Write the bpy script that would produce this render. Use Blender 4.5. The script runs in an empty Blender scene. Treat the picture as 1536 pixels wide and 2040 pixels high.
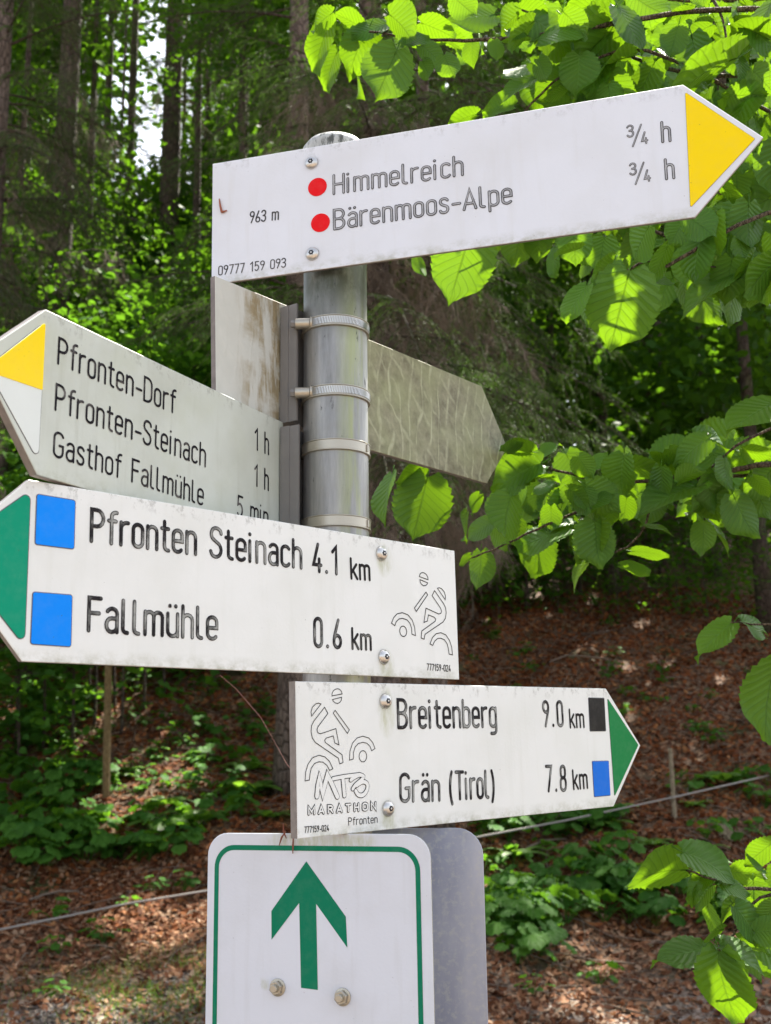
import bpy, math, random
import numpy as np
from mathutils import Vector, Matrix
random.seed(7); rng = np.random.default_rng(7)
sc = bpy.context.scene; COL = sc.collection
# ------------------------------------------------------------------ camera
EYE = 1.55
F = 2330.0; PITCH = 0.213538; ROLL = -0.012951
_f = Vector((0, math.cos(PITCH), math.sin(PITCH))); _u = Vector((0, -math.sin(PITCH), math.cos(PITCH))); _x = Vector((1, 0, 0))
RX = math.cos(ROLL)*_x + math.sin(ROLL)*_u; RU = -math.sin(ROLL)*_x + math.cos(ROLL)*_u
cd = bpy.data.cameras.new('camera'); cam = bpy.data.objects.new('camera', cd); COL.objects.link(cam)
cam.matrix_world = Matrix(((RX.x, RU.x, -_f.x, 0), (RX.y, RU.y, -_f.y, 0), (RX.z, RU.z, -_f.z, EYE), (0, 0, 0, 1)))
cd.sensor_width = 36; cd.lens = F/2040*36; cd.clip_start = .05; cd.clip_end = 800
cd.dof.use_dof = True; cd.dof.focus_distance = 1.30; cd.dof.aperture_fstop = 12.5
sc.camera = cam
# ------------------------------------------------------------------ world, sun, exposure
SUN = Vector((.25, .52, .83)).normalized()
w = bpy.data.worlds.new('World'); sc.world = w; w.use_nodes = True
nt = w.node_tree; nt.nodes.clear()
sky = nt.nodes.new('ShaderNodeTexSky'); sky.sky_type = 'NISHITA'; sky.sun_disc = False
sky.sun_elevation = math.asin(SUN.z); sky.sun_rotation = math.atan2(SUN.x, SUN.y)
sky.air_density = 1.0; sky.dust_density = 2.5; sky.ozone_density = 1.0
bg = nt.nodes.new('ShaderNodeBackground'); bg.inputs[1].default_value = .10
wo = nt.nodes.new('ShaderNodeOutputWorld')
hs = nt.nodes.new('ShaderNodeHueSaturation'); hs.inputs['Saturation'].default_value = .45
nt.links.new(sky.outputs[0], hs.inputs['Color']); nt.links.new(hs.outputs[0], bg.inputs[0]); nt.links.new(bg.outputs[0], wo.inputs[0])
sl = bpy.data.lights.new('sun', 'SUN'); sl.energy = 5.0; sl.angle = math.radians(.53); sl.color = (1, .94, .82)
so = bpy.data.objects.new('sun', sl); COL.objects.link(so); so.rotation_euler = SUN.to_track_quat('Z', 'Y').to_euler()
sc.view_settings.view_transform = 'Standard'; sc.view_settings.look = 'None'
sc.view_settings.exposure = 1.98; sc.view_settings.gamma = 1
sc.render.engine = 'CYCLES'
cy = sc.cycles; cy.use_denoising = True; cy.max_bounces = 8; cy.diffuse_bounces = 4; cy.transmission_bounces = 4
cy.glossy_bounces = 3; cy.transparent_max_bounces = 4; cy.use_adaptive_sampling = True; cy.adaptive_threshold = .015
cy.sample_clamp_indirect = 6; cy.caustics_reflective = False; cy.caustics_refractive = False

# ------------------------------------------------------------------ helpers
def ray(px, py): return _f + RX*((px-768)/F) - RU*((py-1020)/F)
EYEV = Vector((0, 0, EYE))
def at(px, py, depth): return EYEV + ray(px, py)*depth       # depth measured along the view axis
def at_y(px, py, y):
    r = ray(px, py); return EYEV + r*(y/r.y)
def tag(o, label=None, cat=None, group=None, kind=None):
    if label: o['label'] = label
    if cat: o['category'] = cat
    if group: o['group'] = group
    if kind: o['kind'] = kind
    return o
def empty(name, loc, label, cat, group=None, rot=None):
    o = bpy.data.objects.new(name, None); COL.objects.link(o); o.location = loc
    o.empty_display_size = .1
    if rot: o.rotation_euler = rot
    return tag(o, label, cat, group)
def mesh(name, V, Fc, mat=None, smooth=False, uv=None):
    me = bpy.data.meshes.new(name)
    V = np.asarray(V, dtype=np.float32).reshape(-1, 3)
    if isinstance(Fc, np.ndarray):
        n, k = Fc.shape
        me.vertices.add(len(V)); me.vertices.foreach_set('co', V.ravel())
        me.loops.add(n*k); me.loops.foreach_set('vertex_index', Fc.astype(np.int32).ravel())
        me.polygons.add(n); me.polygons.foreach_set('loop_start', np.arange(0, n*k, k, dtype=np.int32))
        me.polygons.foreach_set('loop_total', np.full(n, k, dtype=np.int32)); me.update(calc_edges=True)
    else:
        me.from_pydata([tuple(map(float, v)) for v in V], [], Fc); me.update()
    if uv is not None:
        li = np.empty(len(me.loops), dtype=np.int32); me.loops.foreach_get('vertex_index', li)
        l = me.uv_layers.new(name='UVMap'); l.data.foreach_set('uv', np.asarray(uv, dtype=np.float32)[li].ravel())
    if mat: me.materials.append(mat)
    if smooth: me.polygons.foreach_set('use_smooth', np.ones(len(me.polygons), dtype=bool))
    return me
def obj(name, me, parent=None, mw=None):
    o = bpy.data.objects.new(name, me); COL.objects.link(o)
    if parent: o.parent = parent
    if mw is not None: o.matrix_local = mw
    return o
class MB:
    def __init__(s): s.v = []; s.f = []
    def add(s, V, Fc):
        b = len(s.v); s.v += [tuple(v) for v in V]; s.f += [tuple(i+b for i in f) for f in Fc]
    def box(s, x0, x1, y0, y1, z0, z1, c=0.0):
        if c <= 0:
            V = [(x, y, z) for z in (z0, z1) for y in (y0, y1) for x in (x0, x1)]
            s.add(V, [(0, 2, 3, 1), (4, 5, 7, 6), (0, 1, 5, 4), (2, 6, 7, 3), (0, 4, 6, 2), (1, 3, 7, 5)])
        else:
            s.prism([(x0, y0), (x1, y0), (x1, y1), (x0, y1)], z0, z1, c)
    def prism(s, P, z0, z1, c=0.0, back_c=True):
        """polygon P (ccw) extruded z0..z1 with a chamfer c inset on both caps"""
        n = len(P); L = []
        Q = inset(P, c) if c else P
        if c and back_c: L.append([(x, y, z0) for x, y in Q]); L.append([(x, y, z0+c) for x, y in P])
        else: L.append([(x, y, z0) for x, y in P])
        if c: L.append([(x, y, z1-c) for x, y in P])
        L.append([(x, y, z1) for x, y in Q])
        V = [p for r in L for p in r]; Fc = [tuple(range(n-1, -1, -1)), tuple(range((len(L)-1)*n, len(L)*n))]
        for k in range(len(L)-1):
            for i in range(n):
                j = (i+1) % n; Fc.append((k*n+i, k*n+j, (k+1)*n+j, (k+1)*n+i))
        s.add(V, Fc)
    def tube(s, pts, rad, n=8, cap=True):
        pts = [Vector(p) for p in pts]; b = len(s.v); m = len(pts)
        if not hasattr(rad, '__len__'): rad = [rad]*m
        up = None
        for i, p in enumerate(pts):
            t = (pts[min(i+1, m-1)]-pts[max(i-1, 0)]).normalized()
            if up is None: up = Vector((0, 0, 1)) if abs(t.z) < .9 else Vector((1, 0, 0))
            a = t.cross(up).normalized(); bb = t.cross(a).normalized(); up = -bb.cross(t).cross(bb).normalized() if False else up
            for k in range(n):
                q = 2*math.pi*k/n; s.v.append(tuple(p+(a*math.cos(q)+bb*math.sin(q))*rad[i]))
        for i in range(m-1):
            for k in range(n):
                j = (k+1) % n; s.f.append((b+i*n+k, b+i*n+j, b+(i+1)*n+j, b+(i+1)*n+k))
        if cap: s.f.append(tuple(b+k for k in range(n))[::-1]); s.f.append(tuple(b+(m-1)*n+k for k in range(n)))
    def lathe(s, prof, n=24, M=None):
        b = len(s.v)
        for r, z in prof:
            for k in range(n):
                q = 2*math.pi*k/n; p = Vector((r*math.cos(q), r*math.sin(q), z))
                s.v.append(tuple(M @ p if M else p))
        for i in range(len(prof)-1):
            for k in range(n):
                j = (k+1) % n; s.f.append((b+i*n+k, b+i*n+j, b+(i+1)*n+j, b+(i+1)*n+k))
        s.f.append(tuple(b+k for k in range(n))[::-1]); s.f.append(tuple(b+(len(prof)-1)*n+k for k in range(n)))
    def me(s, name, mat=None, smooth=False): return mesh(name, s.v, s.f, mat, smooth)
def autosmooth(o, ang=40):
    me = o.data; me.polygons.foreach_set('use_smooth', np.ones(len(me.polygons), dtype=bool))
    me.set_sharp_from_angle(angle=math.radians(ang)); return o
def inset(P, c):
    n = len(P); out = []
    for i in range(n):
        a, b, d = Vector(P[i-1]), Vector(P[i]), Vector(P[(i+1) % n])
        e1 = (b-a).normalized(); e2 = (d-b).normalized()
        n1 = Vector((-e1.y, e1.x)); n2 = Vector((-e2.y, e2.x)); m = (n1+n2)
        if m.length < 1e-6: out.append(tuple(b+n1*c)); continue
        m.normalize(); out.append(tuple(b+m*(c/max(.35, m.dot(n1)))))
    return out
def rounded(P, r, k=5):
    out = []; n = len(P); rr = r if hasattr(r, '__len__') else [r]*n
    for i in range(n):
        a, b, d = Vector(P[i-1]), Vector(P[i]), Vector(P[(i+1) % n]); r_ = rr[i]
        if r_ <= 0: out.append(tuple(b)); continue
        e1 = (a-b).normalized(); e2 = (d-b).normalized(); ang = e1.angle(e2); t = min(r_/math.tan(ang/2), .48*min((a-b).length, (d-b).length))
        r2 = t*math.tan(ang/2); c = b+(e1+e2).normalized()*(r2/math.sin(ang/2))
        p0 = b+e1*t; p1 = b+e2*t; a0 = math.atan2(p0.y-c.y, p0.x-c.x); a1 = math.atan2(p1.y-c.y, p1.x-c.x)
        while a1-a0 > math.pi: a1 -= 2*math.pi
        while a1-a0 < -math.pi: a1 += 2*math.pi
        for j in range(k+1):
            q = a0+(a1-a0)*j/k; out.append((c.x+r2*math.cos(q), c.y+r2*math.sin(q)))
    return out
def ccw(P):
    A = sum(P[i-1][0]*P[i][1]-P[i][0]*P[i-1][1] for i in range(len(P)))
    return P if A > 0 else P[::-1]

# node material builder -------------------------------------------------
class Mat:
    def __init__(s, name):
        s.m = bpy.data.materials.new(name); s.m.use_nodes = True; s.t = s.m.node_tree; s.t.nodes.clear()
        s.out = s.n('OutputMaterial')
    def n(s, kind, **kw):
        nd = s.t.nodes.new('ShaderNode'+kind)
        for k, v in kw.items():
            if k.startswith('i_'):
                key = k[2:]; key = int(key) if key.isdigit() else key.replace('_', ' ')
                s.set(nd.inputs[key], v)
            else: setattr(nd, k, v)
        return nd
    def set(s, inp, v):
        if isinstance(v, bpy.types.NodeSocket): s.t.links.new(v, inp)
        elif isinstance(v, bpy.types.Node): s.t.links.new(v.outputs[0], inp)
        else:
            if isinstance(v, (tuple, list)) and len(v) == 3 and inp.type == 'RGBA': v = (*v, 1)
            inp.default_value = v
    def coord(s, which='Object'): return s.n('TexCoord').outputs[which]
    def noise(s, vec, scale, detail=4, rough=.55, dist=0): 
        nd = s.n('TexNoise', i_Scale=scale, i_Detail=detail, i_Roughness=rough, i_Distortion=dist); s.set(nd.inputs['Vector'], vec); return nd.outputs[0]
    def mapv(s, vec, scale=(1, 1, 1), rot=(0, 0, 0), loc=(0, 0, 0)):
        nd = s.n('Mapping'); s.set(nd.inputs['Vector'], vec); nd.inputs['Scale'].default_value = scale; nd.inputs['Rotation'].default_value = rot; nd.inputs['Location'].default_value = loc; return nd.outputs[0]
    def ramp(s, fac, stops):
        nd = s.n('ValToRGB'); s.set(nd.inputs[0], fac); e = nd.color_ramp.elements
        while len(e) < len(stops): e.new(.5)
        for k, (p, c) in enumerate(stops):
            e[k].position = p; e[k].color = (*c, 1) if hasattr(c, '__len__') else (c, c, c, 1)
        return nd.outputs[0]
    def mix(s, fac, a, b, mode='MIX'):
        nd = s.n('Mix', data_type='RGBA', blend_type=mode); s.set(nd.inputs[0], fac); s.set(nd.inputs[6], a); s.set(nd.inputs[7], b); return nd.outputs[2]
    def math(s, op, a, b=0.0, c=None, clamp=False):
        nd = s.n('Math', operation=op, use_clamp=clamp); s.set(nd.inputs[0], a); s.set(nd.inputs[1], b)
        if c is not None: s.set(nd.inputs[2], c)
        return nd.outputs[0]
    def bump(s, h, strength=.3, dist=.01):
        nd = s.n('Bump', i_Strength=strength, i_Distance=dist); s.set(nd.inputs['Height'], h); return nd.outputs[0]
    def pbr(s, col, rough=.5, metal=0, nrm=None, spec=.5):
        nd = s.n('BsdfPrincipled'); s.set(nd.inputs['Base Color'], col); s.set(nd.inputs['Roughness'], rough); s.set(nd.inputs['Metallic'], metal)
        nd.inputs['Specular IOR Level'].default_value = spec
        if nrm is not None: s.set(nd.inputs['Normal'], nrm)
        return nd.outputs[0]
    def done(s, sh): s.t.links.new(sh, s.out.inputs[0]); return s.m

def white_board(name, base, dirt, amount, green=0.0, edge=(.23, .2, .18), stains=(), top=0.0, bottom=None):
    """painted face (front normal +Z of the object) with specks, drips and aged bare sides"""
    m = Mat(name); c = m.coord()
    big = m.noise(c, 9, 5); fine = m.noise(c, 260, 3)
    drip = m.noise(m.mapv(c, (60, 6, 60)), 1.0, 5)
    a = m.math('MULTIPLY', m.ramp(big, [(.45, 0), (.75, 1)]), amount)
    col = m.mix(a, base, dirt)
    col = m.mix(m.math('MULTIPLY', m.ramp(drip, [(.55, 0), (.8, 1)]), amount*.9), col, dirt)
    if green: col = m.mix(m.math('MULTIPLY', m.ramp(m.noise(c, 14, 6), [(.5, 0), (.7, 1)]), green), col, (.42, .46, .28))
    sp = m.ramp(m.noise(c, 420, 2, .5), [(.735, 0), (.77, 1)]); sp2 = m.ramp(m.noise(c, 30, 3), [(.45, 0), (.62, 1)])
    col = m.mix(m.math('MULTIPLY', m.math('MULTIPLY', sp, sp2), .75), col, (.09, .085, .07))
    wob = m.n('Mix', data_type='VECTOR'); wob.inputs[0].default_value = .012; m.set(wob.inputs[4], c); nz = m.n('TexNoise', i_Scale=60.0, i_Detail=4.0); m.set(nz.inputs['Vector'], c); m.set(wob.inputs[5], nz.outputs[1]); wc = wob.outputs[1]
    for (sx0, sy0, ww, hh) in stains:
        gr = m.n('TexGradient', gradient_type='SPHERICAL'); m.set(gr.inputs[0], m.mapv(wc, (1/ww, 1/hh, 0), loc=(-(sx0+.006)/ww, -(sy0+.006-hh*.35)/hh, 0)))
        sa = m.math('MULTIPLY', m.ramp(gr.outputs[1], [(.0, 0), (.5, .85), (1, 1)]), m.ramp(m.noise(m.mapv(c, (150, 40, 1)), 1.0, 5, .7), [(.36, .15), (.6, .9)]))
        col = m.mix(m.math('MULTIPLY', sa, .75), col, (.40, .42, .22))
    s3 = m.n('SeparateXYZ'); m.set(s3.inputs[0], c)
    if top:
        te = m.n('MapRange', i_1=-.016, i_2=0.0); m.set(te.inputs[0], s3.outputs[1])
        tn = m.ramp(m.noise(m.mapv(c, (90, 60, 1), loc=(3, 3, 0)), 1.0, 6, .75), [(.52, 0), (.62, 1)])
        col = m.mix(m.math('MULTIPLY', m.math('MULTIPLY', te.outputs[0], tn), top), col, (.10, .095, .06))
    if bottom is not None:
        be = m.n('MapRange', i_1=bottom+.014, i_2=bottom); m.set(be.inputs[0], s3.outputs[1])
        bn = m.ramp(m.noise(m.mapv(c, (50, 60, 1), loc=(7, 3, 0)), 1.0, 6, .7), [(.42, 0), (.62, 1)])
        col = m.mix(m.math('MULTIPLY', m.math('MULTIPLY', be.outputs[0], bn), .6), col, (.30, .31, .2))
    g = m.n('NewGeometry'); g2 = m.n('VectorTransform', vector_type='NORMAL', convert_from='WORLD', convert_to='OBJECT'); m.set(g2.inputs[0], g.outputs['True Normal'])
    sx = m.n('SeparateXYZ'); m.set(sx.inputs[0], g2.outputs[0])
    side = m.math('LESS_THAN', m.math('ABSOLUTE', sx.outputs[2]), .45)
    ec = m.mix(m.noise(m.mapv(c, (30, 120, 200)), 1.0, 4), tuple(x*.55 for x in edge), tuple(min(1, x*1.5) for x in edge))
    col = m.mix(side, col, ec)
    r = m.math('ADD', m.math('MULTIPLY', big, .15), .36)
    return m.done(m.pbr(col, r, nrm=m.bump(m.math('ADD', fine, m.math('MULTIPLY', big, 2)), .08, .002)))
def flat(name, col, rough=.4, var=.12, metal=0, bump=.05, bscale=300):
    m = Mat(name); c = m.coord(); n = m.noise(c, 25, 5)
    cc = m.mix(m.math('MULTIPLY', n, var*2), col, tuple(x*.6+.02 for x in col))
    if 'film' in name or 'print' in name:
        scr = m.ramp(m.noise(m.mapv(c, (900, 40, 1), rot=(0, 0, .5)), 1.0, 3, .6), [(.70, 0), (.76, 1)]); dst = m.ramp(m.noise(c, 70, 6, .7), [(.45, 0), (.75, 1)])
        cc = m.mix(m.math('MULTIPLY', scr, .12), cc, (.6, .6, .55)); cc = m.mix(m.math('MULTIPLY', dst, .05), cc, (.45, .45, .4))
        cc = m.mix(m.math('MULTIPLY', m.ramp(m.noise(c, 380, 2), [(.74, 0), (.77, 1)]), .6), cc, (.08, .08, .06))
    return m.done(m.pbr(cc, m.math('ADD', m.math('MULTIPLY', n, .2), rough-.1), metal, m.bump(m.noise(c, bscale, 3), bump, .001), spec=.5 if metal or ('film' not in name and 'print' not in name) else .14))

M_white = white_board('white_paint', (.74, .745, .76), (.5, .5, .47), .35)
M_white2 = white_board('white_paint_clean', (.80, .82, .80), (.6, .62, .55), .3)
M_grey = white_board('grey_white_paint', (.54, .57, .52), (.36, .38, .31), .5, .25)
M_ink = None
def ink(name, dark, light, lo, hi, scale):
    m = Mat(name); c = m.coord(); n = m.noise(c, scale, 4, .6)
    col = m.mix(m.ramp(n, [(lo, 0), (hi, 1)]), dark, light)
    return m.done(m.pbr(col, .6, spec=.12))
M_ink = ink('black_lettering', (.008, .006, .01), (.2, .19, .18), .54, .74, 38)
M_ink_core = ink('worn_lettering', (.02, .018, .02), (.34, .35, .33), .46, .62, 33)
M_ink_sharp = ink('black_lettering_sharp', (.016, .014, .014), (.05, .05, .045), .6, .9, 50)
M_groove = ink('groove_lettering', (.05, .05, .055), (.17, .17, .18), .45, .75, 60)
M_groove_core = ink('groove_core', (.30, .31, .33), (.50, .51, .53), .3, .7, 60)
M_green = flat('green_film', (.0, .30, .17), .5, .02)
M_green2 = flat('green_film_b', (.0, .21, .05), .5, .02)
M_green3 = flat('green_print', (.0, .185, .095), .45, .03)
M_blue = flat('blue_film', (.0, .26, .97), .5, .02)
M_blue2 = flat('blue_film_b', (.0, .16, .72), .5, .02)
M_black = flat('black_film', (.004, .004, .004), .35, .1)
M_yellow = flat('yellow_film', (.96, .70, .0), .22, .0)
M_red = flat('red_film', (.78, .006, .01), .5, .0)
M_film_edge = flat('film_edge', (.12, .12, .14), .5, .1)
M_whitefilm = flat('white_film', (.74, .79, .76), .35, .05)
M_steel = flat('stainless_steel', (.62, .6, .57), .28, .1, 1.0, .1, 500)
M_socket = flat('socket_shadow', (.03, .03, .035), .5, .1, .5)
def m_galv():
    m = Mat('galvanised_steel'); c = m.coord()
    n = m.noise(m.mapv(c, (34, 34, 4)), 1.0, 7, .7); sp = m.n('TexVoronoi', i_Scale=110.0); m.set(sp.inputs['Vector'], c)
    col = m.ramp(n, [(.32, (.19, .185, .175)), (.5, (.33, .325, .31)), (.68, (.5, .49, .46))])
    col = m.mix(m.math('MULTIPLY', sp.outputs[0], .35), col, (.3, .31, .32))
    st = m.ramp(m.noise(m.mapv(c, (45, 45, 4), loc=(3, 2, 1)), 1.0, 5, .65), [(.42, 0), (.58, 1)])
    sx = m.n('SeparateXYZ'); m.set(sx.inputs[0], c)
    # streaky olive tint running down one side, heavy dirt in the top 15 cm
    side = m.math('MULTIPLY', m.ramp(sx.outputs[0], [(.0, 0), (.02, 1)]), st)
    col = m.mix(m.math('MULTIPLY', side, .8), col, (.33, .36, .17))
    top = m.n('MapRange', i_1=.03, i_2=.10); m.set(top.inputs[0], sx.outputs[2])
    dk = m.math('MULTIPLY', top.outputs[0], m.ramp(m.noise(m.mapv(c, (20, 20, 9)), 1.0, 6, .7), [(.25, .4), (.5, 1)]))
    col = m.mix(m.math('MULTIPLY', dk, .92), col, (.055, .06, .035))
    fl = m.ramp(m.noise(m.mapv(c, (90, 90, 25), loc=(1, 5, 2)), 1.0, 5, .7), [(.63, 0), (.68, 1)])
    col = m.mix(m.math('MULTIPLY', fl, .8), col, (.05, .05, .045))
    return m.done(m.pbr(col, m.math('ADD', m.math('MULTIPLY', n, .25), .33), .7, m.bump(n, .15, .002)))
M_galv = m_galv()
M_band = flat('clamp_steel', (.50, .46, .38), .36, .25, .8, .1, 500)
M_bracket = flat('aged_bracket', (.24, .23, .22), .6, .35, .2, .2, 200)
def m_cap():
    m = Mat('weathered_cap'); c = m.coord(); n = m.noise(m.mapv(c, (120, 120, 30)), 1.0, 5, .7)
    return m.done(m.pbr(m.ramp(n, [(.42, (.08, .085, .075)), (.52, (.42, .43, .41)), (.8, (.58, .58, .56))]), .6, .1, m.bump(n, .3, .003)))
M_cap = m_cap()
def m_lichen_l():   # left tail of the reversed board: chalky paint with ochre algae
    m = Mat('reversed_board'); c = m.coord(); sx = m.n('SeparateXYZ'); m.set(sx.inputs[0], c)
    x, y = sx.outputs[0], sx.outputs[1]
    n = m.noise(c, 30, 7, .65); v = m.noise(m.mapv(c, (55, 9, 10)), 1.0, 6, .65)
    pale = m.mix(n, (.50, .52, .47), (.66, .67, .62))
    och = m.ramp(v, [(.42, 0), (.54, 1)])
    band = m.math('MULTIPLY', m.ramp(x, [(.03, 0), (.06, 1)]), m.ramp(m.noise(m.mapv(c, (14, 20, 1), loc=(4, 1, 0)), 1, 5, .6), [(.38, 0), (.55, 1)]))
    left = m.mix(m.math('MULTIPLY', m.math('MULTIPLY', och, band), .85), pale, (.27, .2, .08))
    dk = m.math('MULTIPLY', m.ramp(x, [(.09, 0), (.135, 1)]), m.ramp(m.noise(m.mapv(c, (80, 26, 10)), 1, 6, .7), [(.45, 0), (.56, 1)]))
    left = m.mix(dk, left, (.07, .06, .035))
    # right part: olive film with pale curved wipe marks
    dv = m.mapv(c, (1.25, .62, 1), loc=(-1.02, .17, 0))
    wv = m.n('TexWave', wave_type='RINGS', rings_direction='Z', i_Scale=11.0, i_Distortion=5.5, i_Detail=3.0, i_Detail_Scale=1.6, i_Detail_Roughness=.35); m.set(wv.inputs['Vector'], dv)
    wv2 = m.n('TexWave', wave_type='BANDS', bands_direction='DIAGONAL', i_Scale=16.0, i_Distortion=3.0, i_Detail=2.0, i_Detail_Scale=2.0); m.set(wv2.inputs['Vector'], c)
    sc1 = m.math('MULTIPLY', m.ramp(wv.outputs[1], [(.88, 0), (1.0, 1)]), m.ramp(m.noise(c, 26, 5, .7), [(.40, .05), (.6, 1)]))
    sc2 = m.math('MULTIPLY', m.ramp(wv2.outputs[1], [(.82, 0), (.99, .7)]), m.ramp(m.noise(m.mapv(c, loc=(5, 0, 0)), 22, 4), [(.45, 0), (.6, 1)]))
    mar = m.math('MAXIMUM', sc1, sc2)
    ol = m.mix(m.ramp(m.noise(c, 45, 6, .7), [(.35, 0), (.65, 1)]), (.13, .12, .07), (.29, .285, .19))
    ol = m.mix(m.ramp(m.noise(m.mapv(c, loc=(2, 3, 0)), 12, 5), [(.4, 0), (.65, .6)]), ol, (.3, .33, .17))
    right = m.mix(m.math('MULTIPLY', mar, .55), ol, (.5, .52, .36))
    hx = m.ramp(x, [(.2, 0), (.202, 1)])
    col = m.mix(hx, left, right)
    g = m.n('NewGeometry'); g2 = m.n('VectorTransform', vector_type='NORMAL', convert_from='WORLD', convert_to='OBJECT'); m.set(g2.inputs[0], g.outputs['True Normal'])
    s2 = m.n('SeparateXYZ'); m.set(s2.inputs[0], g2.outputs[0])
    side = m.math('LESS_THAN', m.math('ABSOLUTE', s2.outputs[2]), .45)
    col = m.mix(side, col, m.mix(m.noise(m.mapv(c, (20, 60, 60)), 1.0, 5), (.1, .08, .075), (.32, .28, .26)))
    return m.done(m.pbr(col, .62, nrm=m.bump(m.math('ADD', n, mar), .2, .002)))
M_rev = m_lichen_l()
def m_backplate():
    m = Mat('bare_aluminium'); c = m.coord(); n = m.noise(m.mapv(c, (9, 2.5, 9)), 1.0, 6, .6); e = m.noise(c, 130, 4, .7)
    col = m.ramp(n, [(.3, (.19, .205, .27)), (.5, (.30, .32, .40)), (.7, (.43, .44, .5))])  # blue of the reflected sky is put into these grey tones
    col = m.mix(m.ramp(e, [(.5, 0), (.66, .5)]), col, (.5, .5, .46))
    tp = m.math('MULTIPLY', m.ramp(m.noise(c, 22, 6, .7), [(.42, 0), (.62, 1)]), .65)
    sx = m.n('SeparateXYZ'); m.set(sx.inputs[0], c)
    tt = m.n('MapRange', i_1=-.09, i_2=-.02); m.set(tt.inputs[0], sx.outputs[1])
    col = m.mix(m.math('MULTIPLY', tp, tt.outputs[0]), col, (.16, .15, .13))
    return m.done(m.pbr(col, .5, .45, m.bump(e, .1, .001)))
M_back = m_backplate()

# ------------------------------------------------------------------ sign frames (camera-height origin + z)
POLE = Vector((-.05699, 1.31846, 0))
SG = {'T': ((-.20606, 1.30763, .72229), -.26861, .01035, .55986, .15796),
      'B': ((-.30327, .96683, .24190), .82899, .01772, .57143, .15404),
      'M': ((-.09383, 1.20050, .08519), .79778, .02338, .55782, .15510),
      'P': ((-.29431, .96012, .39324), 1.10712, .00014, .39457, .14892),
      'K': ((-.18746, 1.22533, .53934), .95031, .03769, .57872, .15082)}
class Plane:
    """board plane: local x along the board, y up, z towards the viewer; origin at the board's upper left corner"""
    def __init__(s, o, a, t):
        s.o = Vector(o); s.ux = Vector((math.cos(a)*math.cos(t), math.sin(a)*math.cos(t), math.sin(t)))
        s.uy = Vector((-math.cos(a)*math.sin(t), -math.sin(a)*math.sin(t), math.cos(t))); s.n = s.ux.cross(s.uy)
        s.M = Matrix(((s.ux.x, s.uy.x, s.n.x, s.o.x), (s.ux.y, s.uy.y, s.n.y, s.o.y), (s.ux.z, s.uy.z, s.n.z, s.o.z), (0, 0, 0, 1)))
    def l(s, px, py):
        r = ray(px, py); P = EYEV + r*((s.o-EYEV).dot(s.n)/r.dot(s.n)); d = P-s.o
        return (d.dot(s.ux), d.dot(s.uy))
    def L(s, pts): return [s.l(*p) for p in pts]
PL = {k: Plane((v[0][0], v[0][1], v[0][2]+EYE), v[1], v[2]) for k, v in SG.items()}
def offset_plane(a, t, off, zref):
    n = Vector((math.sin(a), -math.cos(a), 0)); p = POLE + n*off; return Plane((p.x, p.y, zref), a, t)
PL['G'] = offset_plane(math.radians(-22), math.radians(.2), .056, EYE)
PL['H'] = offset_plane(math.radians(-7), 0, -.056, EYE)

# ------------------------------------------------------------------ stroke lettering
def arc(cx, cy, rx, ry, a0, a1, k=7):
    return [(cx+rx*math.cos(math.radians(a0+(a1-a0)*i/k)), cy+ry*math.sin(math.radians(a0+(a1-a0)*i/k))) for i in range(k+1)]
def cat(P, k=5):
    out = []; n = len(P)
    for i in range(n-1):
        p0, p1, p2, p3 = P[max(i-1, 0)], P[i], P[i+1], P[min(i+2, n-1)]
        for j in range(k):
            t = j/k; out.append(tuple(.5*((2*p1[d])+(-p0[d]+p2[d])*t+(2*p0[d]-5*p1[d]+4*p2[d]-p3[d])*t*t+(-p0[d]+3*p1[d]-3*p2[d]+p3[d])*t**3) for d in (0, 1)))
    return out+[P[-1]]
X = .72
def hump(x, wd, y=X): r = wd/2; return [(x, y-r-.03)]+arc(x+r, y-r, r, r, 180, 0)+[(x+wd, 0)]
def stad(x0, x1, y0, y1): r = (x1-x0)/2; return arc(x0+r, y1-r, r, r, 0, 180, 9)+arc(x0+r, y0+r, r, r, 180, 360, 9)+[(x1, y1-r)]
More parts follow.
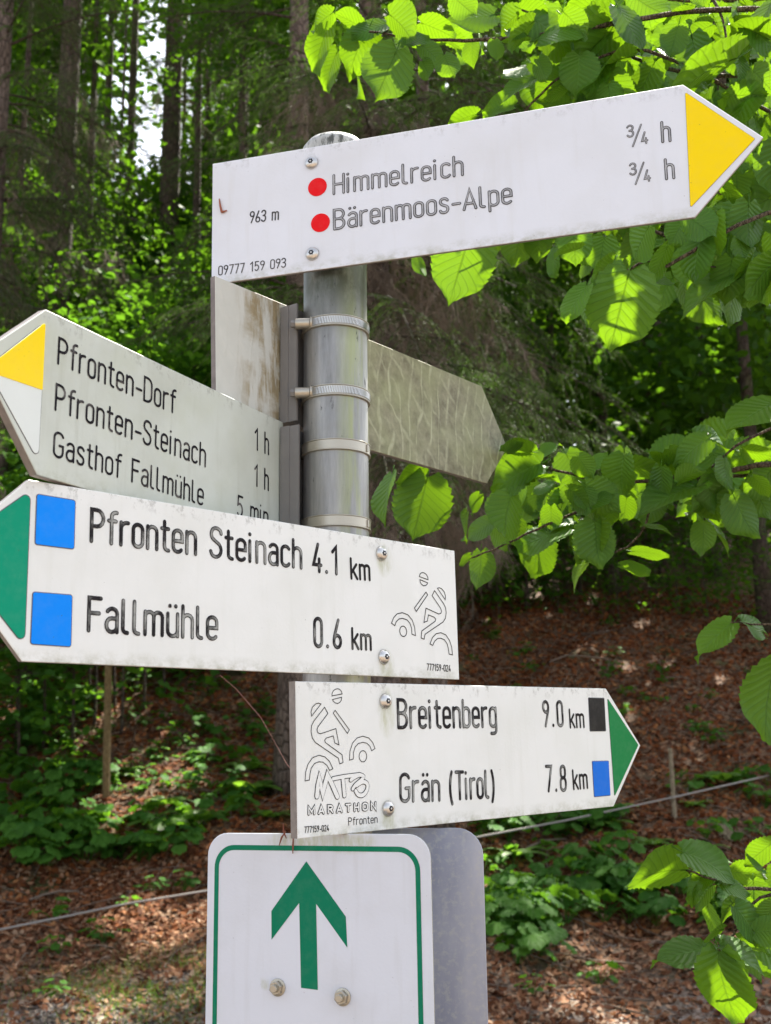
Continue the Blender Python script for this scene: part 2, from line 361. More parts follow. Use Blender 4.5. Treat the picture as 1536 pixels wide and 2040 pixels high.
GL = {
 ' ': (.30, []), 'i': (.12, [[(0, 0), (0, X)], [(0, .96), (0, .965)]]),
 'l': (.2, [[(0, 1), (0, .13)]+arc(.13, .13, .13, .13, 180, 270, 4)+[(.15, 0)]]),
 'm': (.62, [[(0, 0), (0, X)], hump(0, .29), hump(.29, .29)]), 'n': (.36, [[(0, 0), (0, X)], hump(0, .34)]),
 'h': (.36, [[(0, 0), (0, 1)], hump(0, .34)]), 'r': (.27, [[(0, 0), (0, X)], [(0, .5)]+arc(.2, X-.2, .2, .2, 180, 90, 5)+[(.25, X)]]),
 'e': (.36, [[(0, .36), (.34, .36), (.34, X-.17)]+arc(.17, X-.17, .17, .17, 0, 180)+arc(.17, .17, .17, .17, 180, 300, 6)+[(.31, .07)]]),
 'c': (.34, [arc(.17, X-.17, .17, .17, 30, 180)+arc(.17, .17, .17, .17, 180, 330)]),
 'o': (.36, [stad(0, .34, 0, X)]), 's': (.33, [cat([(.3, .62), (.24, .7), (.15, X), (.05, .68), (.01, .56), (.06, .44), (.16, .37), (.27, .3), (.31, .17), (.26, .04), (.15, 0), (.05, .03), (0, .11)], 3)]),
 'a': (.36, [[(.03, .63)]+arc(.18, X-.16, .16, .16, 140, 0, 6)+[(.34, 0)], [(.34, .42), (.16, .42)]+arc(.16, .21, .16, .21, 90, 270, 8)+arc(.17, .17, .17, .17, 270, 350, 5)]),
 't': (.27, [[(.1, .95), (.1, .14)]+arc(.24, .14, .14, .14, 180, 270, 4)+[(.26, 0)], [(0, X), (.25, X)]]),
 'f': (.27, [[(.28, 1), (.24, 1)]+arc(.24, .86, .14, .14, 90, 180, 4)+[(.1, 0)], [(0, X), (.25, X)]]),
 'k': (.36, [[(0, 0), (0, 1)], [(.32, X), (.01, .28)], [(.11, .41), (.35, 0)]]),
 'b': (.36, [[(0, 0), (0, 1)], [(0, .2)]+arc(.17, .17, .17, .17, 180, 360, 8)+arc(.17, X-.17, .17, .17, 0, 180, 8)]),
 'p': (.36, [[(0, -.26), (0, X)], [(0, .2)]+arc(.17, .17, .17, .17, 180, 360, 8)+arc(.17, X-.17, .17, .17, 0, 180, 8)]),
 'g': (.36, [[(.34, X), (.34, -.12)]+arc(.19, -.12, .15, .15, 0, -90, 5)+[(.05, -.27)], [(.34, .2)]+arc(.17, .17, .17, .17, 0, -180, 8)+arc(.17, X-.17, .17, .17, 180, 0, 8)]),
 'u': (.36, [[(0, X), (0, .17)]+arc(.17, .17, .17, .17, 180, 360, 8), [(.34, X), (.34, 0)]]),
 'H': (.44, [[(0, 0), (0, 1)], [(.42, 0), (.42, 1)], [(0, .5), (.42, .5)]]),
 'B': (.44, [[(0, 0), (0, 1), (.2, 1)]+arc(.2, .76, .2, .24, 90, -90)+[(0, .52)], [(.2, .52)]+arc(.2, .26, .22, .26, 90, -90)+[(0, 0)]]),
 'A': (.5, [[(0, 0), (.24, 1), (.48, 0)], [(.07, .28), (.41, .28)]]),
 'P': (.42, [[(0, 0), (0, 1), (.18, 1)]+arc(.18, .74, .22, .26, 90, -90)+[(0, .48)]]),
 'D': (.44, [[(0, 0), (0, 1), (.16, 1)]+arc(.16, .74, .26, .26, 90, 0)+arc(.16, .26, .26, .26, 0, -90)+[(0, 0)]]),
 'S': (.42, [cat([(.4, .82), (.36, .93), (.22, 1), (.08, .95), (.02, .8), (.06, .64), (.2, .53), (.34, .42), (.4, .24), (.34, .07), (.2, 0), (.06, .05), (0, .18)], 3)]),
 'G': (.44, [arc(.21, .79, .21, .21, 20, 180)+arc(.21, .21, .21, .21, 180, 360, 8)+[(.42, .48), (.25, .48)]]),
 'F': (.38, [[(0, 0), (0, 1), (.36, 1)], [(0, .54), (.31, .54)]]), 'T': (.44, [[(.22, 0), (.22, 1)], [(0, 1), (.44, 1)]]),
 'M': (.54, [[(0, 0), (0, 1), (.27, .3), (.54, 1), (.54, 0)]]), 'R': (.44, [[(0, 0), (0, 1), (.2, 1)]+arc(.2, .75, .22, .25, 90, -90)+[(0, .5)], [(.2, .5), (.44, 0)]]),
 'O': (.46, [stad(0, .46, 0, 1)]), 'N': (.46, [[(0, 0), (0, 1), (.46, 0), (.46, 1)]]),
 '-': (.3, [[(.02, .36), (.3, .36)]]), '.': (.12, [[(.03, .02), (.03, .025)]]),
 '/': (.5, [[(0, -.15), (.48, 1.15)]]), '(': (.2, [arc(.75, .42, .75, 1.15, 149, 211, 8)]), ')': (.2, [arc(-.6, .42, .75, 1.15, 31, -31, 8)]),
 '0': (.4, [stad(0, .38, 0, 1)]), '1': (.3, [[(0, .8), (.2, 1), (.2, 0)]]),
 '2': (.4, [arc(.19, .79, .19, .21, 170, -30, 8)+[(0, 0), (.39, 0)]]),
 '3': (.4, [[(0, .85)]+arc(.18, .77, .19, .23, 150, -80, 8)+[(.13, .53)], [(.17, .53)]+arc(.17, .27, .21, .27, 80, -150, 9)]),
 '4': (.42, [[(.24, 1), (0, .24), (.4, .24)], [(.3, .46), (.3, 0)]]),
 '5': (.4, [[(.36, 1), (.04, 1), (.02, .56)]+arc(.17, .33, .2, .3, 110, -70, 9)+arc(.17, .28, .18, .28, -80, -150, 4)]),
 '6': (.4, [[(.26, 1), (.04, .42)]+arc(.19, .22, .19, .22, 165, 525, 14)]),
 '7': (.4, [[(0, 1), (.38, 1), (.13, 0)]]), '8': (.4, [stad(.03, .35, .52, 1), stad(0, .38, 0, .52)]),
 '9': (.4, [[(.12, 0), (.35, .6)]+arc(.19, .78, .19, .22, -15, 345, 14)]),
}
GL['ä'] = (.36, GL['a'][1]+[[(.07, .97), (.07, .975)], [(.27, .97), (.27, .975)]])
GL['ü'] = (.36, GL['u'][1]+[[(.07, .97), (.07, .975)], [(.27, .97), (.27, .975)]])
GL['m'] = (.6, GL['m'][1])
def ribbon(V, Fc, P, hw, z, closed=False, capk=5):
    """polyline P with half width hw, round ends, mitred joins"""
    Q = [P[0]]
    for p in P[1:]:
        if math.hypot(p[0]-Q[-1][0], p[1]-Q[-1][1]) > hw*.08: Q.append(p)
    if closed and math.hypot(Q[0][0]-Q[-1][0], Q[0][1]-Q[-1][1]) < hw*.1: Q.pop()
    n = len(Q)
    if n < 2:
        b = len(V); V += [(Q[0][0]+hw*1.1*math.cos(t*math.pi/5), Q[0][1]+hw*1.1*math.sin(t*math.pi/5), z) for t in range(10)]; Fc.append(tuple(range(b, b+10))); return
    Q = [Vector(q) for q in Q]; b = len(V); Lf = []; Rt = []
    for i in range(n):
        if closed: d0 = (Q[i]-Q[i-1]).normalized(); d1 = (Q[(i+1) % n]-Q[i]).normalized()
        else:
            d0 = (Q[i]-Q[i-1]).normalized() if i else (Q[1]-Q[0]).normalized(); d1 = (Q[i+1]-Q[i]).normalized() if i < n-1 else d0
        m = Vector((-d0.y-d1.y, d0.x+d1.x))
        if m.length < 1e-5: m = Vector((-d0.y, d0.x))
        m.normalize(); k = hw/max(.5, m.dot(Vector((-d0.y, d0.x))))
        Lf.append(Q[i]+m*k); Rt.append(Q[i]-m*k)
    for a, c in zip(Lf, Rt): V.append((a.x, a.y, z)); V.append((c.x, c.y, z))
    for i in range(n if closed else n-1):
        j = (i+1) % n; Fc.append((b+2*i, b+2*i+1, b+2*j+1, b+2*j))
    if not closed:
        for i, d in ((0, (Q[0]-Q[1]).normalized()), (n-1, (Q[-1]-Q[-2]).normalized())):
            a0 = math.atan2(d.y, d.x); c = len(V)
            V += [(Q[i].x+hw*math.cos(a0+math.pi*(t/capk-.5)), Q[i].y+hw*math.sin(a0+math.pi*(t/capk-.5)), z) for t in range(capk+1)]
            Fc.append(tuple(range(c, c+capk+1)))
Z0 = .0003
def up(V, Fc):   # make every face look towards +z
    out = []
    for f in Fc:
        A = sum(V[f[i-1]][0]*V[f[i]][1]-V[f[i]][0]*V[f[i-1]][1] for i in range(len(f)))
        out.append(f if A > 0 else f[::-1])
    return out
def text(root, pl, s, p0, p1, ptop, wt=.125, mat=None, core=None, cw=.5, tracking=.165, name='lettering', bold=False):
    """line of engraved letters; p0/p1 = baseline start and end, ptop = top of the capitals over p0 (all on the board's own plane)"""
    a, b, c = pl.l(*p0), pl.l(*p1), pl.l(*ptop)
    H = math.hypot(c[0]-a[0], c[1]-a[1]); Wd = math.hypot(b[0]-a[0], b[1]-a[1]); ang = math.atan2(b[1]-a[1], b[0]-a[0])
    h = H/(1+wt); total = sum(GL[ch][0] for ch in s)+tracking*(len(s)-1)+wt; sx = Wd/total
    hw = wt*h/2; ca, sa = math.cos(ang), math.sin(ang)
    V, Fc, V2, F2 = [], [], [], []; x = wt/2; k = 0
    for ch in s:
        adv, st = GL[ch]
        for line in st:
            P = [((x+q[0])*sx, (wt/2+q[1])*h) for q in line]
            P = [(a[0]+q[0]*ca-q[1]*sa, a[1]+q[0]*sa+q[1]*ca) for q in P]
            closed = line[0] == line[-1] if False else (ch in 'o0O8' )
            z = Z0+(k % 7)*.00002; k += 1
            ribbon(V, Fc, P, hw, z, closed)
            if core: ribbon(V2, F2, P, hw*cw, z+.0003, closed)
        x += adv+tracking
    o = obj(name, mesh(name, V, up(V, Fc), mat), root)
    if core: obj('lettering_wear', mesh('lettering_wear', V2, up(V2, F2), core), o)
    return o
def patch(root, pl, pts, mat, name, r=0.0, z=.0008, edge=True, ew=.0007):
    P = ccw(pl.L(pts)); P = rounded(P, r) if r else P
    if edge:
        mb = MB(); mb.prism(inset(P, -ew), .00002, z*.55); e = None
        base = obj(name, None_mesh(P, z, mat, name), root); obj('film_edge', mb.me('film_edge', M_film_edge), base); return base
    return obj(name, None_mesh(P, z, mat, name), root)
def None_mesh(P, z, mat, name):
    mb = MB(); mb.prism(P, .0001, z, .0002); return mb.me(name, mat)
def dome_bolt(root, xy, r=.0082, rot=0.0):
    """tamper-proof button head screw with six-lobed socket and centre pin"""
    mb = MB(); prof = [(r*1.0, 0), (r, .0006)]+[(r*math.cos(t), .0006+r*.58*math.sin(t)) for t in np.linspace(.1, 1.2, 7)]
    n = 24; M = Matrix.Translation((xy[0], xy[1], 0)); mb.lathe(prof, n, M); zt = prof[-1][1]
    o = autosmooth(obj('bolt', mb.me('bolt', M_steel), root), 50)
    s = []; 
    for k in range(24):
        q = 2*math.pi*k/24+rot; rr = r*(.36+.045*math.cos(6*q)); s.append((xy[0]+rr*math.cos(q), xy[1]+rr*math.sin(q)))
    m2 = MB(); m2.prism(s, zt-.0002, zt+.00015); so_ = obj('socket', m2.me('socket', M_socket), o)
    m3 = MB(); m3.lathe([(r*.13, zt+.0001), (r*.13, zt+.0006), (r*.07, zt+.0008)], 10, M); obj('pin', m3.me('pin', M_steel), o)
    return o
def board(root, P, thick, mat, c=.0006, name='board'):
    mb = MB(); mb.prism(ccw(P), -thick, 0, c); return obj(name, mb.me(name, mat), root)
def sign_root(key, label):
    pl = PL[key]; o = empty('direction_sign', (0, 0, 0), label, 'sign', 'hiking signs on the pole'); o.matrix_world = pl.M; return o, pl

# ---- top sign
R_, pl = sign_root('T', 'topmost white arrow sign, yellow tip, reading Himmelreich')
W, Hh = SG['T'][3], SG['T'][4]
board(R_, [(0, 0), (0, -Hh), (W, -Hh), pl.l(1520.5, 273), (W, 0)], .0045, white_board('white_paint_top_sign', (.745, .775, .84), (.58, .58, .56), .3, top=.3, bottom=-Hh))  # cool tint of the reflected sky is put into the base white
patch(R_, pl, [(1365, 184), (1504, 277), (1375.5, 414)], M_yellow, 'yellow_triangle', .001, .0008, True, .0003)
for k, (cx, cy) in enumerate(((632.5, 372.8), (638.5, 444))):
    c = pl.l(cx, cy); rr = .0117
    P = [(c[0]+rr*math.cos(q), c[1]+rr*math.sin(q)) for q in np.linspace(0, 2*math.pi, 33)[:-1]]
    obj('red_dot', None_mesh(P, .0007, M_red, 'red_dot'), R_)
TK = dict(mat=M_groove, core=M_groove_core, cw=.46, wt=.145)
text(R_, pl, 'Himmelreich', (662, 389.5), (926, 350.5), (660, 348), **TK)
text(R_, pl, 'Bärenmoos-Alpe', (663, 460), (1024, 406), (661, 417), **TK)
text(R_, pl, '963 m', (497, 445.5), (556, 438.5), (496.5, 421.5), mat=M_groove, wt=.12)
text(R_, pl, '09777 159 093', (434.4, 549.5), (570.5, 533), (434.2, 530), mat=M_groove, wt=.12)
for (bx, by, hx, hy) in ((1248.5, 288, 1317.5, 285.8), (1254, 363.5, 1325, 359.8)):
    text(R_, pl, '3', (bx, by-12.5), (bx+16.5, by-15), (bx-.5, by-38.5), mat=M_groove, core=M_groove_core, cw=.4, wt=.17)
    text(R_, pl, '/', (bx+10, by+1), (bx+33, by-2), (bx+9, by-34), mat=M_groove, core=M_groove_core, cw=.4, wt=.11)
    text(R_, pl, '4', (bx+29, by+.5), (bx+44.5, by-2), (bx+28, by-25), mat=M_groove, core=M_groove_core, cw=.4, wt=.17)
    text(R_, pl, 'h', (hx, hy), (hx+21.5, hy-3), (hx-2.3, hy-44), **TK)
for p in ((621, 324.5), (622.5, 506)): dome_bolt(R_, pl.l(*p), .0083, .3)
# dried insect / bit of bark stuck on the face
mb = MB(); a, b, c = pl.l(437.5, 397), pl.l(443, 424), pl.l(453, 420)
mb.tube([(*a, .0012), (*pl.l(440, 411), .0022), (*b, .0018)], [.0007, .0012, .0016], 6); mb.tube([(*b, .0018), (*c, .0012)], [.0014, .0007], 6)
obj('stuck_seed_husk', mb.me('husk', flat('husk_brown', (.32, .09, .04), .6)), R_)

# ---- Pfronten-Dorf sign (left, grey-white)
R_, pl = sign_root('P', 'grey-white arrow sign with yellow and white tip, reading Pfronten-Dorf')
W, Hh = SG['P'][3], SG['P'][4]
tipP = pl.l(-43, 706)
board(R_, [(0, 0), tipP, (0, -Hh), (W+.0, -Hh), (W+.0, 0)], .009, white_board('grey_white_paint_left', (.56, .60, .54), (.38, .40, .32), .5, .2, top=.5, bottom=-Hh, stains=[(W-.001, -.02, .012, .08), (W-.001, -.09, .012, .08)]))
patch(R_, pl, [(89.5, 641.5), (-26.8, 732), (75.5, 918.4)], M_whitefilm, 'white_triangle', .004, .0007, True, .0005)
patch(R_, pl, [(89.3, 643), (-25.8, 731.2), (-20, 742.3), (83.4, 777.5)], M_yellow, 'yellow_triangle', .0012, .0012, False)
PK = dict(mat=M_ink, wt=.11)
text(R_, pl, 'Pfronten-Dorf', (113, 725.8), (350, 826.8), (114.4, 669), **PK)
text(R_, pl, 'Pfronten-Steinach', (107.6, 818), (410.5, 932.5), (109.5, 761.5), **PK)
text(R_, pl, 'Gasthof Fallmühle', (103.9, 909.7), (406, 1009), (106, 856), **PK)
text(R_, pl, '1 h', (507, 896.5), (536, 908), (507.6, 851), **PK)
text(R_, pl, '1 h', (506, 968.5), (535.5, 979.5), (506.6, 923.5), **PK)
text(R_, pl, '5 min', (471, 1029), (534.5, 1053), (472, 984.5), **PK)

# ---- blue squares sign
R_, pl = sign_root('B', 'white arrow sign with two blue squares and green tip pointing left')
W, Hh = SG['B'][3], SG['B'][4]
board(R_, [(0, 0), pl.l(-115, 1098), (0, -Hh), (W, -Hh), (W, 0)], .0065, white_board('white_paint_blue_sign', (.80, .82, .80), (.6, .62, .55), .3, stains=[(*pl.l(759, 1103), .014, .02), (*pl.l(764, 1309), .014, .02)], top=.5, bottom=-Hh))
patch(R_, pl, [(60, 978), (-103, 1092), (48, 1287)], M_green, 'green_triangle', .004)
patch(R_, pl, [(73.5, 985), (149, 997.5), (146.5, 1093.5), (70, 1084)], M_blue, 'blue_square', .002)
patch(R_, pl, [(65.5, 1180), (142.8, 1186), (140.2, 1288), (61, 1282.5)], M_blue, 'blue_square', .002)
BK = dict(mat=M_ink, core=M_ink_core, cw=.6, wt=.135)
text(R_, pl, 'Pfronten', (177.5, 1081.5), (393.5, 1108.5), (180, 1010), **BK)
text(R_, pl, 'Steinach', (416, 1111.5), (603.5, 1135.5), (418.5, 1046.5), **BK)
text(R_, pl, '4.1', (622, 1140.5), (676, 1147.5), (623.5, 1079.5), tracking=.24, **BK)
text(R_, pl, 'km', (697.5, 1155), (739.3, 1158.5), (698.3, 1110), mat=M_ink_sharp, wt=.15)
text(R_, pl, 'Fallmühle', (171.5, 1260), (436, 1277.5), (175, 1186), **BK)
text(R_, pl, '0.6', (624.5, 1291), (682, 1294.3), (625.6, 1228), tracking=.26, **BK)
text(R_, pl, 'km', (699.7, 1295), (741.6, 1297.3), (700.3, 1249), mat=M_ink_sharp, core=M_ink_core, cw=.4, wt=.15)
text(R_, pl, '777159-024', (850, 1335.6), (898, 1338.7), (850, 1321.5), mat=M_ink_sharp, wt=.16, tracking=.2)
for p in ((759.2, 1103), (764, 1308.7)): dome_bolt(R_, pl.l(*p), .0085, .2)
root_B = R_

# ---- MTB sign
R_, plM = sign_root('M', 'white arrow sign with green tip pointing right, reading Breitenberg')
pl = plM; W, Hh = SG['M'][3], SG['M'][4]
board(R_, [(0, 0), (0, -Hh), (W, -Hh), pl.l(1276, 1485), (W, 0)], .011, white_board('white_paint_cyclist_sign', (.80, .82, .80), (.6, .62, .55), .3, stains=[(*pl.l(767, 1397), .014, .03), (*pl.l(772.5, 1611), .014, .02)], top=.5, bottom=-Hh))
patch(R_, pl, [(1209.8, 1391), (1271, 1484), (1223.8, 1586.5)], M_green2, 'green_triangle', .001, .0008, True, .0003)
patch(R_, pl, [(1172, 1390.5), (1203, 1391.3), (1206.3, 1456), (1175.3, 1456.3)], M_black, 'black_square', .001)
patch(R_, pl, [(1179.5, 1517), (1211.7, 1516.3), (1215.3, 1584), (1183.6, 1587)], M_blue2, 'blue_square', .001)
MK = dict(mat=M_ink, core=M_ink_core, cw=.6, wt=.135)
text(R_, pl, 'Breitenberg', (791, 1453.3), (991.5, 1450.5), (789.7, 1390.5), **MK)
text(R_, pl, '9.0', (1082, 1449.6), (1124, 1449), (1081.5, 1394.5), tracking=.26, **MK)
text(R_, pl, 'km', (1134.5, 1451.8), (1165.5, 1450.7), (1134.3, 1411.5), mat=M_ink_sharp, wt=.15)
text(R_, pl, 'Grän', (795, 1600.4), (878.5, 1597.3), (793.5, 1539), **MK)
text(R_, pl, '(Tirol)', (895, 1596), (987.5, 1591), (894, 1535), **MK)
text(R_, pl, '7.8', (1087.5, 1579.3), (1130, 1577.6), (1086.5, 1523.5), tracking=.26, **MK)
text(R_, pl, 'km', (1141.2, 1574.8), (1172.3, 1571.8), (1140.6, 1532.5), mat=M_ink_sharp, wt=.15)
text(R_, pl, 'Pfronten', (693.5, 1644.8), (752.5, 1639.5), (693.3, 1628.5), mat=M_ink_sharp, wt=.12)
text(R_, pl, '777159-024', (606, 1660), (655.5, 1655.8), (606, 1646.5), mat=M_ink_sharp, wt=.16, tracking=.2)
for p in ((767, 1396.8), (772.5, 1610.8)): dome_bolt(R_, pl.l(*p), .0085, .1)
def C7(x, y): return plM.l(560+x/3.84, 1340+y/3.84)
text(R_, pl, 'MARATHON', (609.5, 1625.8), (752.5, 1615), (609, 1605), mat=M_ink_sharp, wt=.5, tracking=.44, core=M_white2, cw=.5, name='marathon_word')
BIKE = {
 'head': [[(388, 178), (389, 158), (398, 140), (412, 128), (430, 123), (447, 128), (460, 143), (466, 163)], [(393, 206), (462, 188), (460, 210), (448, 228), (430, 237), (410, 230), (398, 218)]],
 'body': [[(232, 333), (228, 300), (238, 265), (262, 240), (285, 233), (304, 240)],
          [(332, 265), (357, 312), (280, 415), (273, 438), (280, 460), (300, 468), (400, 434), (418, 428), (442, 553), (410, 538), (398, 484), (345, 500), (332, 516), (338, 535), (465, 628), (473, 688), (447, 698), (437, 655), (262, 535), (238, 500), (228, 450), (232, 405), (250, 370)]],
 'arm': [[(398, 310), (412, 288), (521, 437), (506, 465)]],
 'front_wheel': [[(522, 670), (526, 600), (545, 540), (580, 500), (625, 486), (670, 500), (700, 535), (718, 580), (692, 598), (680, 565), (655, 540), (625, 533), (590, 542), (565, 570), (553, 610), (552, 660)],
                 [(625+29*math.cos(q), 640+43*math.sin(q)) for q in np.linspace(0, 2*math.pi, 21)[:-1]]],
 'rear_wheel': [[(182, 828), (187, 760), (205, 700), (240, 650), (290, 632), (335, 645), (370, 680), (395, 735), (370, 748), (350, 710), (320, 685), (288, 682), (255, 695), (230, 730), (220, 775), (215, 822)]]}
def bike(root, f, hw, cxf=None):
    V, Fc = [], []; k = 0
    for grp in BIKE.values():
        for line in grp:
            P = [f(*q) for q in line]
            z = Z0+(k % 5)*.00002; k += 1; ribbon(V, Fc, P, hw, z, True)
    obj('cyclist_outline', mesh('cyclist_outline', V, up(V, Fc), M_ink_sharp), root)
bike(R_, C7, .00042)
# brushed MTB letters: dark outline ribbon with a pale ribbon on top
V, Fc, V2, F2 = [], [], [], []
for k, (P, hw) in enumerate((([(272, 945), (280, 860), (290, 795), (300, 850), (316, 935), (332, 860), (352, 785), (385, 850), (428, 948)], .0034), ([(395, 812), (480, 795), (600, 780)], .0026), ([(470, 808), (476, 870), (482, 940)], .003),
        ([(545, 890), (570, 855), (612, 820), (628, 795), (600, 783), (560, 800), (530, 822)], .0026), ([(575, 862), (620, 835), (655, 850), (655, 895), (625, 935), (590, 935), (568, 905)], .0028))):
    Q = [C7(*q) for q in (cat(P, 4) if k in (3, 4) else P)]; z = Z0+k*.00002
    ribbon(V, Fc, Q, hw, z); ribbon(V2, F2, Q, hw-.0008, z+.0003)
o = obj('brushed_letters', mesh('brushed_letters', V, up(V, Fc), M_ink_sharp), R_); obj('letter_fill', mesh('letter_fill', V2, up(V2, F2), M_white2), o)
# the same cyclist mirrored on the sign above
A = [C7(428, 180), C7(625, 640), C7(290, 633)]
plB = PL['B']; Bp = [plB.l(500+x/3.491, 1040+y/3.491) for x, y in ((1200, 398), (1058, 760), (1318, 770))]
S_ = np.array([[*a, 1] for a in A]); T_ = np.linalg.solve(S_, np.array(Bp))
def CB(x, y):
    a = C7(x, y); q = np.array([a[0], a[1], 1])@T_; return (float(q[0]), float(q[1]))
bike(root_B, CB, .00052)

# ---- reversed board passing behind the pole
R_, pl = sign_root('K', 'reversed sign board with algae and wipe marks, seen from behind, passing behind the pole')
W, Hh = SG['K'][3], SG['K'][4]
tipK = pl.l(1011, 892)
board(R_, [(0, 0), (0, -Hh), (W, -Hh), tipK, (W, 0)], .008, M_rev)

# ---- green arrow board at the bottom
pl = PL['G']; root_G = empty('direction_sign', (0, 0, 0), 'large white sign with green border and green upward arrow, lowest on pole', 'sign', 'hiking signs on the pole'); root_G.matrix_world = pl.M
gx0, gx1, gy1 = pl.l(411.5, 1850)[0], pl.l(861.5, 1880)[0], pl.l(620, 1660.5)[1]; gy0 = gy1-.36
rG = .024
board(root_G, rounded([(gx0, gy0), (gx1, gy0), (gx1, gy1), (gx0, gy1)], rG, 8), .003, white_board('white_film_arrow_sign', (.68, .705, .77), (.5, .5, .5), .4, stains=[(*pl.l(700, 1670), .03, .012), (*pl.l(600, 1665), .05, .012), (*pl.l(530, 1950), .007, .008)], edge=(.3, .3, .26)))
bx0, bx1, by1 = pl.l(430, 1870)[0], pl.l(836, 1900)[0], pl.l(620, 1690)[1]
V, Fc = [], []; ribbon(V, Fc, rounded([(bx0, gy0+.01), (bx1, gy0+.01), (bx1, by1), (bx0, by1)], .021, 10), .0026, Z0, True)
obj('green_border', mesh('green_border', V, up(V, Fc), M_green3), root_G)
ar = [pl.l(380+x/2.4, 1620+y/2.4) for x, y in ((553, 230), (742, 495), (749, 643), (600, 433), (608, 845), (528, 835), (519, 429), (387, 605), (386, 468))]
V = [(x, y, Z0) for x, y in ar]; tri = [(0, 3, 6), (0, 1, 3), (1, 2, 3), (0, 6, 8), (6, 7, 8), (3, 4, 5), (3, 5, 6)]
obj('green_arrow', mesh('green_arrow', V, up(V, tri), M_green3), root_G)
def hexbolt(root, xy):
    mb = MB(); mb.lathe([(.0088, 0), (.0088, .0012), (.0082, .0015)], 20, Matrix.Translation((*xy, 0)))
    o = autosmooth(obj('bolt', mb.me('bolt', M_band), root)); m2 = MB(); P = [(xy[0]+.0072*math.cos(q), xy[1]+.0072*math.sin(q)) for q in np.arange(6)*math.pi/3+.3]
    m2.prism(P, .0015, .0068, .0008); obj('nut', m2.me('nut', M_band), o)
    m3 = MB(); m3.lathe([(.004, .0066), (.004, .0105), (.0033, .011)], 14, Matrix.Translation((*xy, 0))); obj('thread', m3.me('thread', M_band), o)
for p in ((553.5, 1967), (683, 1986)): hexbolt(root_G, pl.l(*p))
# ---- bare back plate behind it
pl = PL['H']; RH = empty('back_plate', (0, 0, 0), 'bare bluish aluminium plate with rounded corner behind the green arrow sign', 'plate'); RH.matrix_world = pl.M
hx1 = pl.l(967, 1850)[0]; hy1 = pl.l(870, 1649.5)[1]; hx0 = hx1-.20
board(RH, rounded([(hx0, hy1-.36), (hx1, hy1-.36), (hx1, hy1), (hx0, hy1)], .03, 8), .003, M_back, name='plate')

# dry strands and a thin stalk caught on the signs
M_strand = flat('dry_strand', (.25, .08, .05), .7, .3); g_ = PL['G']
mb = MB()
for P in (((573, 1655, .004), (566, 1668, .006), (558, 1684, .002)), ((586, 1668, .002), (588, 1682, .005), (585, 1700, .002)), ((575, 1640, .012), (570, 1655, .006), (573, 1670, .003))):
    mb.tube([tuple(g_.M @ Vector((*g_.l(x, y), z))) for x, y, z in P], [.0007, .0011, .0005], 5)
tag(obj('dry_strands', mb.me('dry_strands', M_strand)), 'reddish dry plant strands caught on top edge of the green arrow sign', 'plant debris')
mb = MB(); mb.tube([at(x, y, d) for x, y, d in ((438, 1345, 1.9), (470, 1372, 1.85), (520, 1430, 1.75), (548, 1480, 1.7), (570, 1520, 1.6), (600, 1560, 1.5))], [.0005, .0005, .0005, .0004, .0004, .0003], 5)
tag(obj('straw', mb.me('straw', M_strand)), 'thin dry stalk arching down behind the lowest arrow sign', 'grass stalk')

# ------------------------------------------------------------------ the pole, its cap, clamps and brackets
pole = empty('signpost', (POLE.x, POLE.y, 0), 'round galvanised steel pole carrying all the hiking signs', 'post')
ztop = capz0 = at_y(655, 305, POLE.y).z
mb = MB(); mb.lathe([(.038, -.3), (.038, ztop)], 64); o = obj('pole', mb.me('pole', M_galv), pole); autosmooth(o, 30)
for v in o.data.vertices: v.co.z -= 2.0   # texture origin near the clamps
o.location = (0, 0, 2.0)
capz = capz0
mb = MB(); mb.lathe([(.0405, capz-.035), (.0405, capz-.004), (.0395, capz+.002), (.034, capz+.0095), (.022, capz+.0145), (.004, capz+.0165)], 48)
autosmooth(obj('pole_cap', mb.me('pole_cap', M_cap), pole), 60)
def clamp_z(py): 
    # height of a band whose front shows at this picture height
    r = ray(668, py); return EYE+r.z*((POLE.y-.038)/r.y)
def bracket(parent, key, pyt, pyb, w2, slots):
    """channel strip between the board and the pole, in the board's own heading"""
    a = SG[key][1]; z1, z0 = clamp_z(pyt), clamp_z(pyb); g = empty('x', (0, 0, 0), None, None); bpy.data.objects.remove(g)
    mb = MB(); mb.box(w2[0], w2[1], .002, .014, z0, z1, 0); mb.box(w2[0]+.001, w2[0]+.004, -.010, .002, z0, z1)
    mb.box(w2[1]-.004, w2[1]-.001, -.010, .002, z0, z1)
    o = obj('bracket', mb.me('bracket', M_bracket), parent); o.rotation_euler = (0, 0, a)
    # local frame: x along the board, y away from the viewer; board face sits at y=+.052
    o.data.transform(Matrix.Translation((0, .036, 0)))
    for (sz) in slots:
        z = clamp_z(sz); m2 = MB(); m2.box(w2[0]+.006, w2[0]+.0105, .0, .0045, z-.011, z+.011); 
        s = obj('slot', m2.me('slot', M_socket), o); s.data.transform(Matrix.Translation((0, .0335, 0)))
    return o
bracket(pole, 'K', 590, 826, (-.042, .036), (655, 800))
bracket(pole, 'P', 838, 1052, (-.042, .036), (880, 1034))
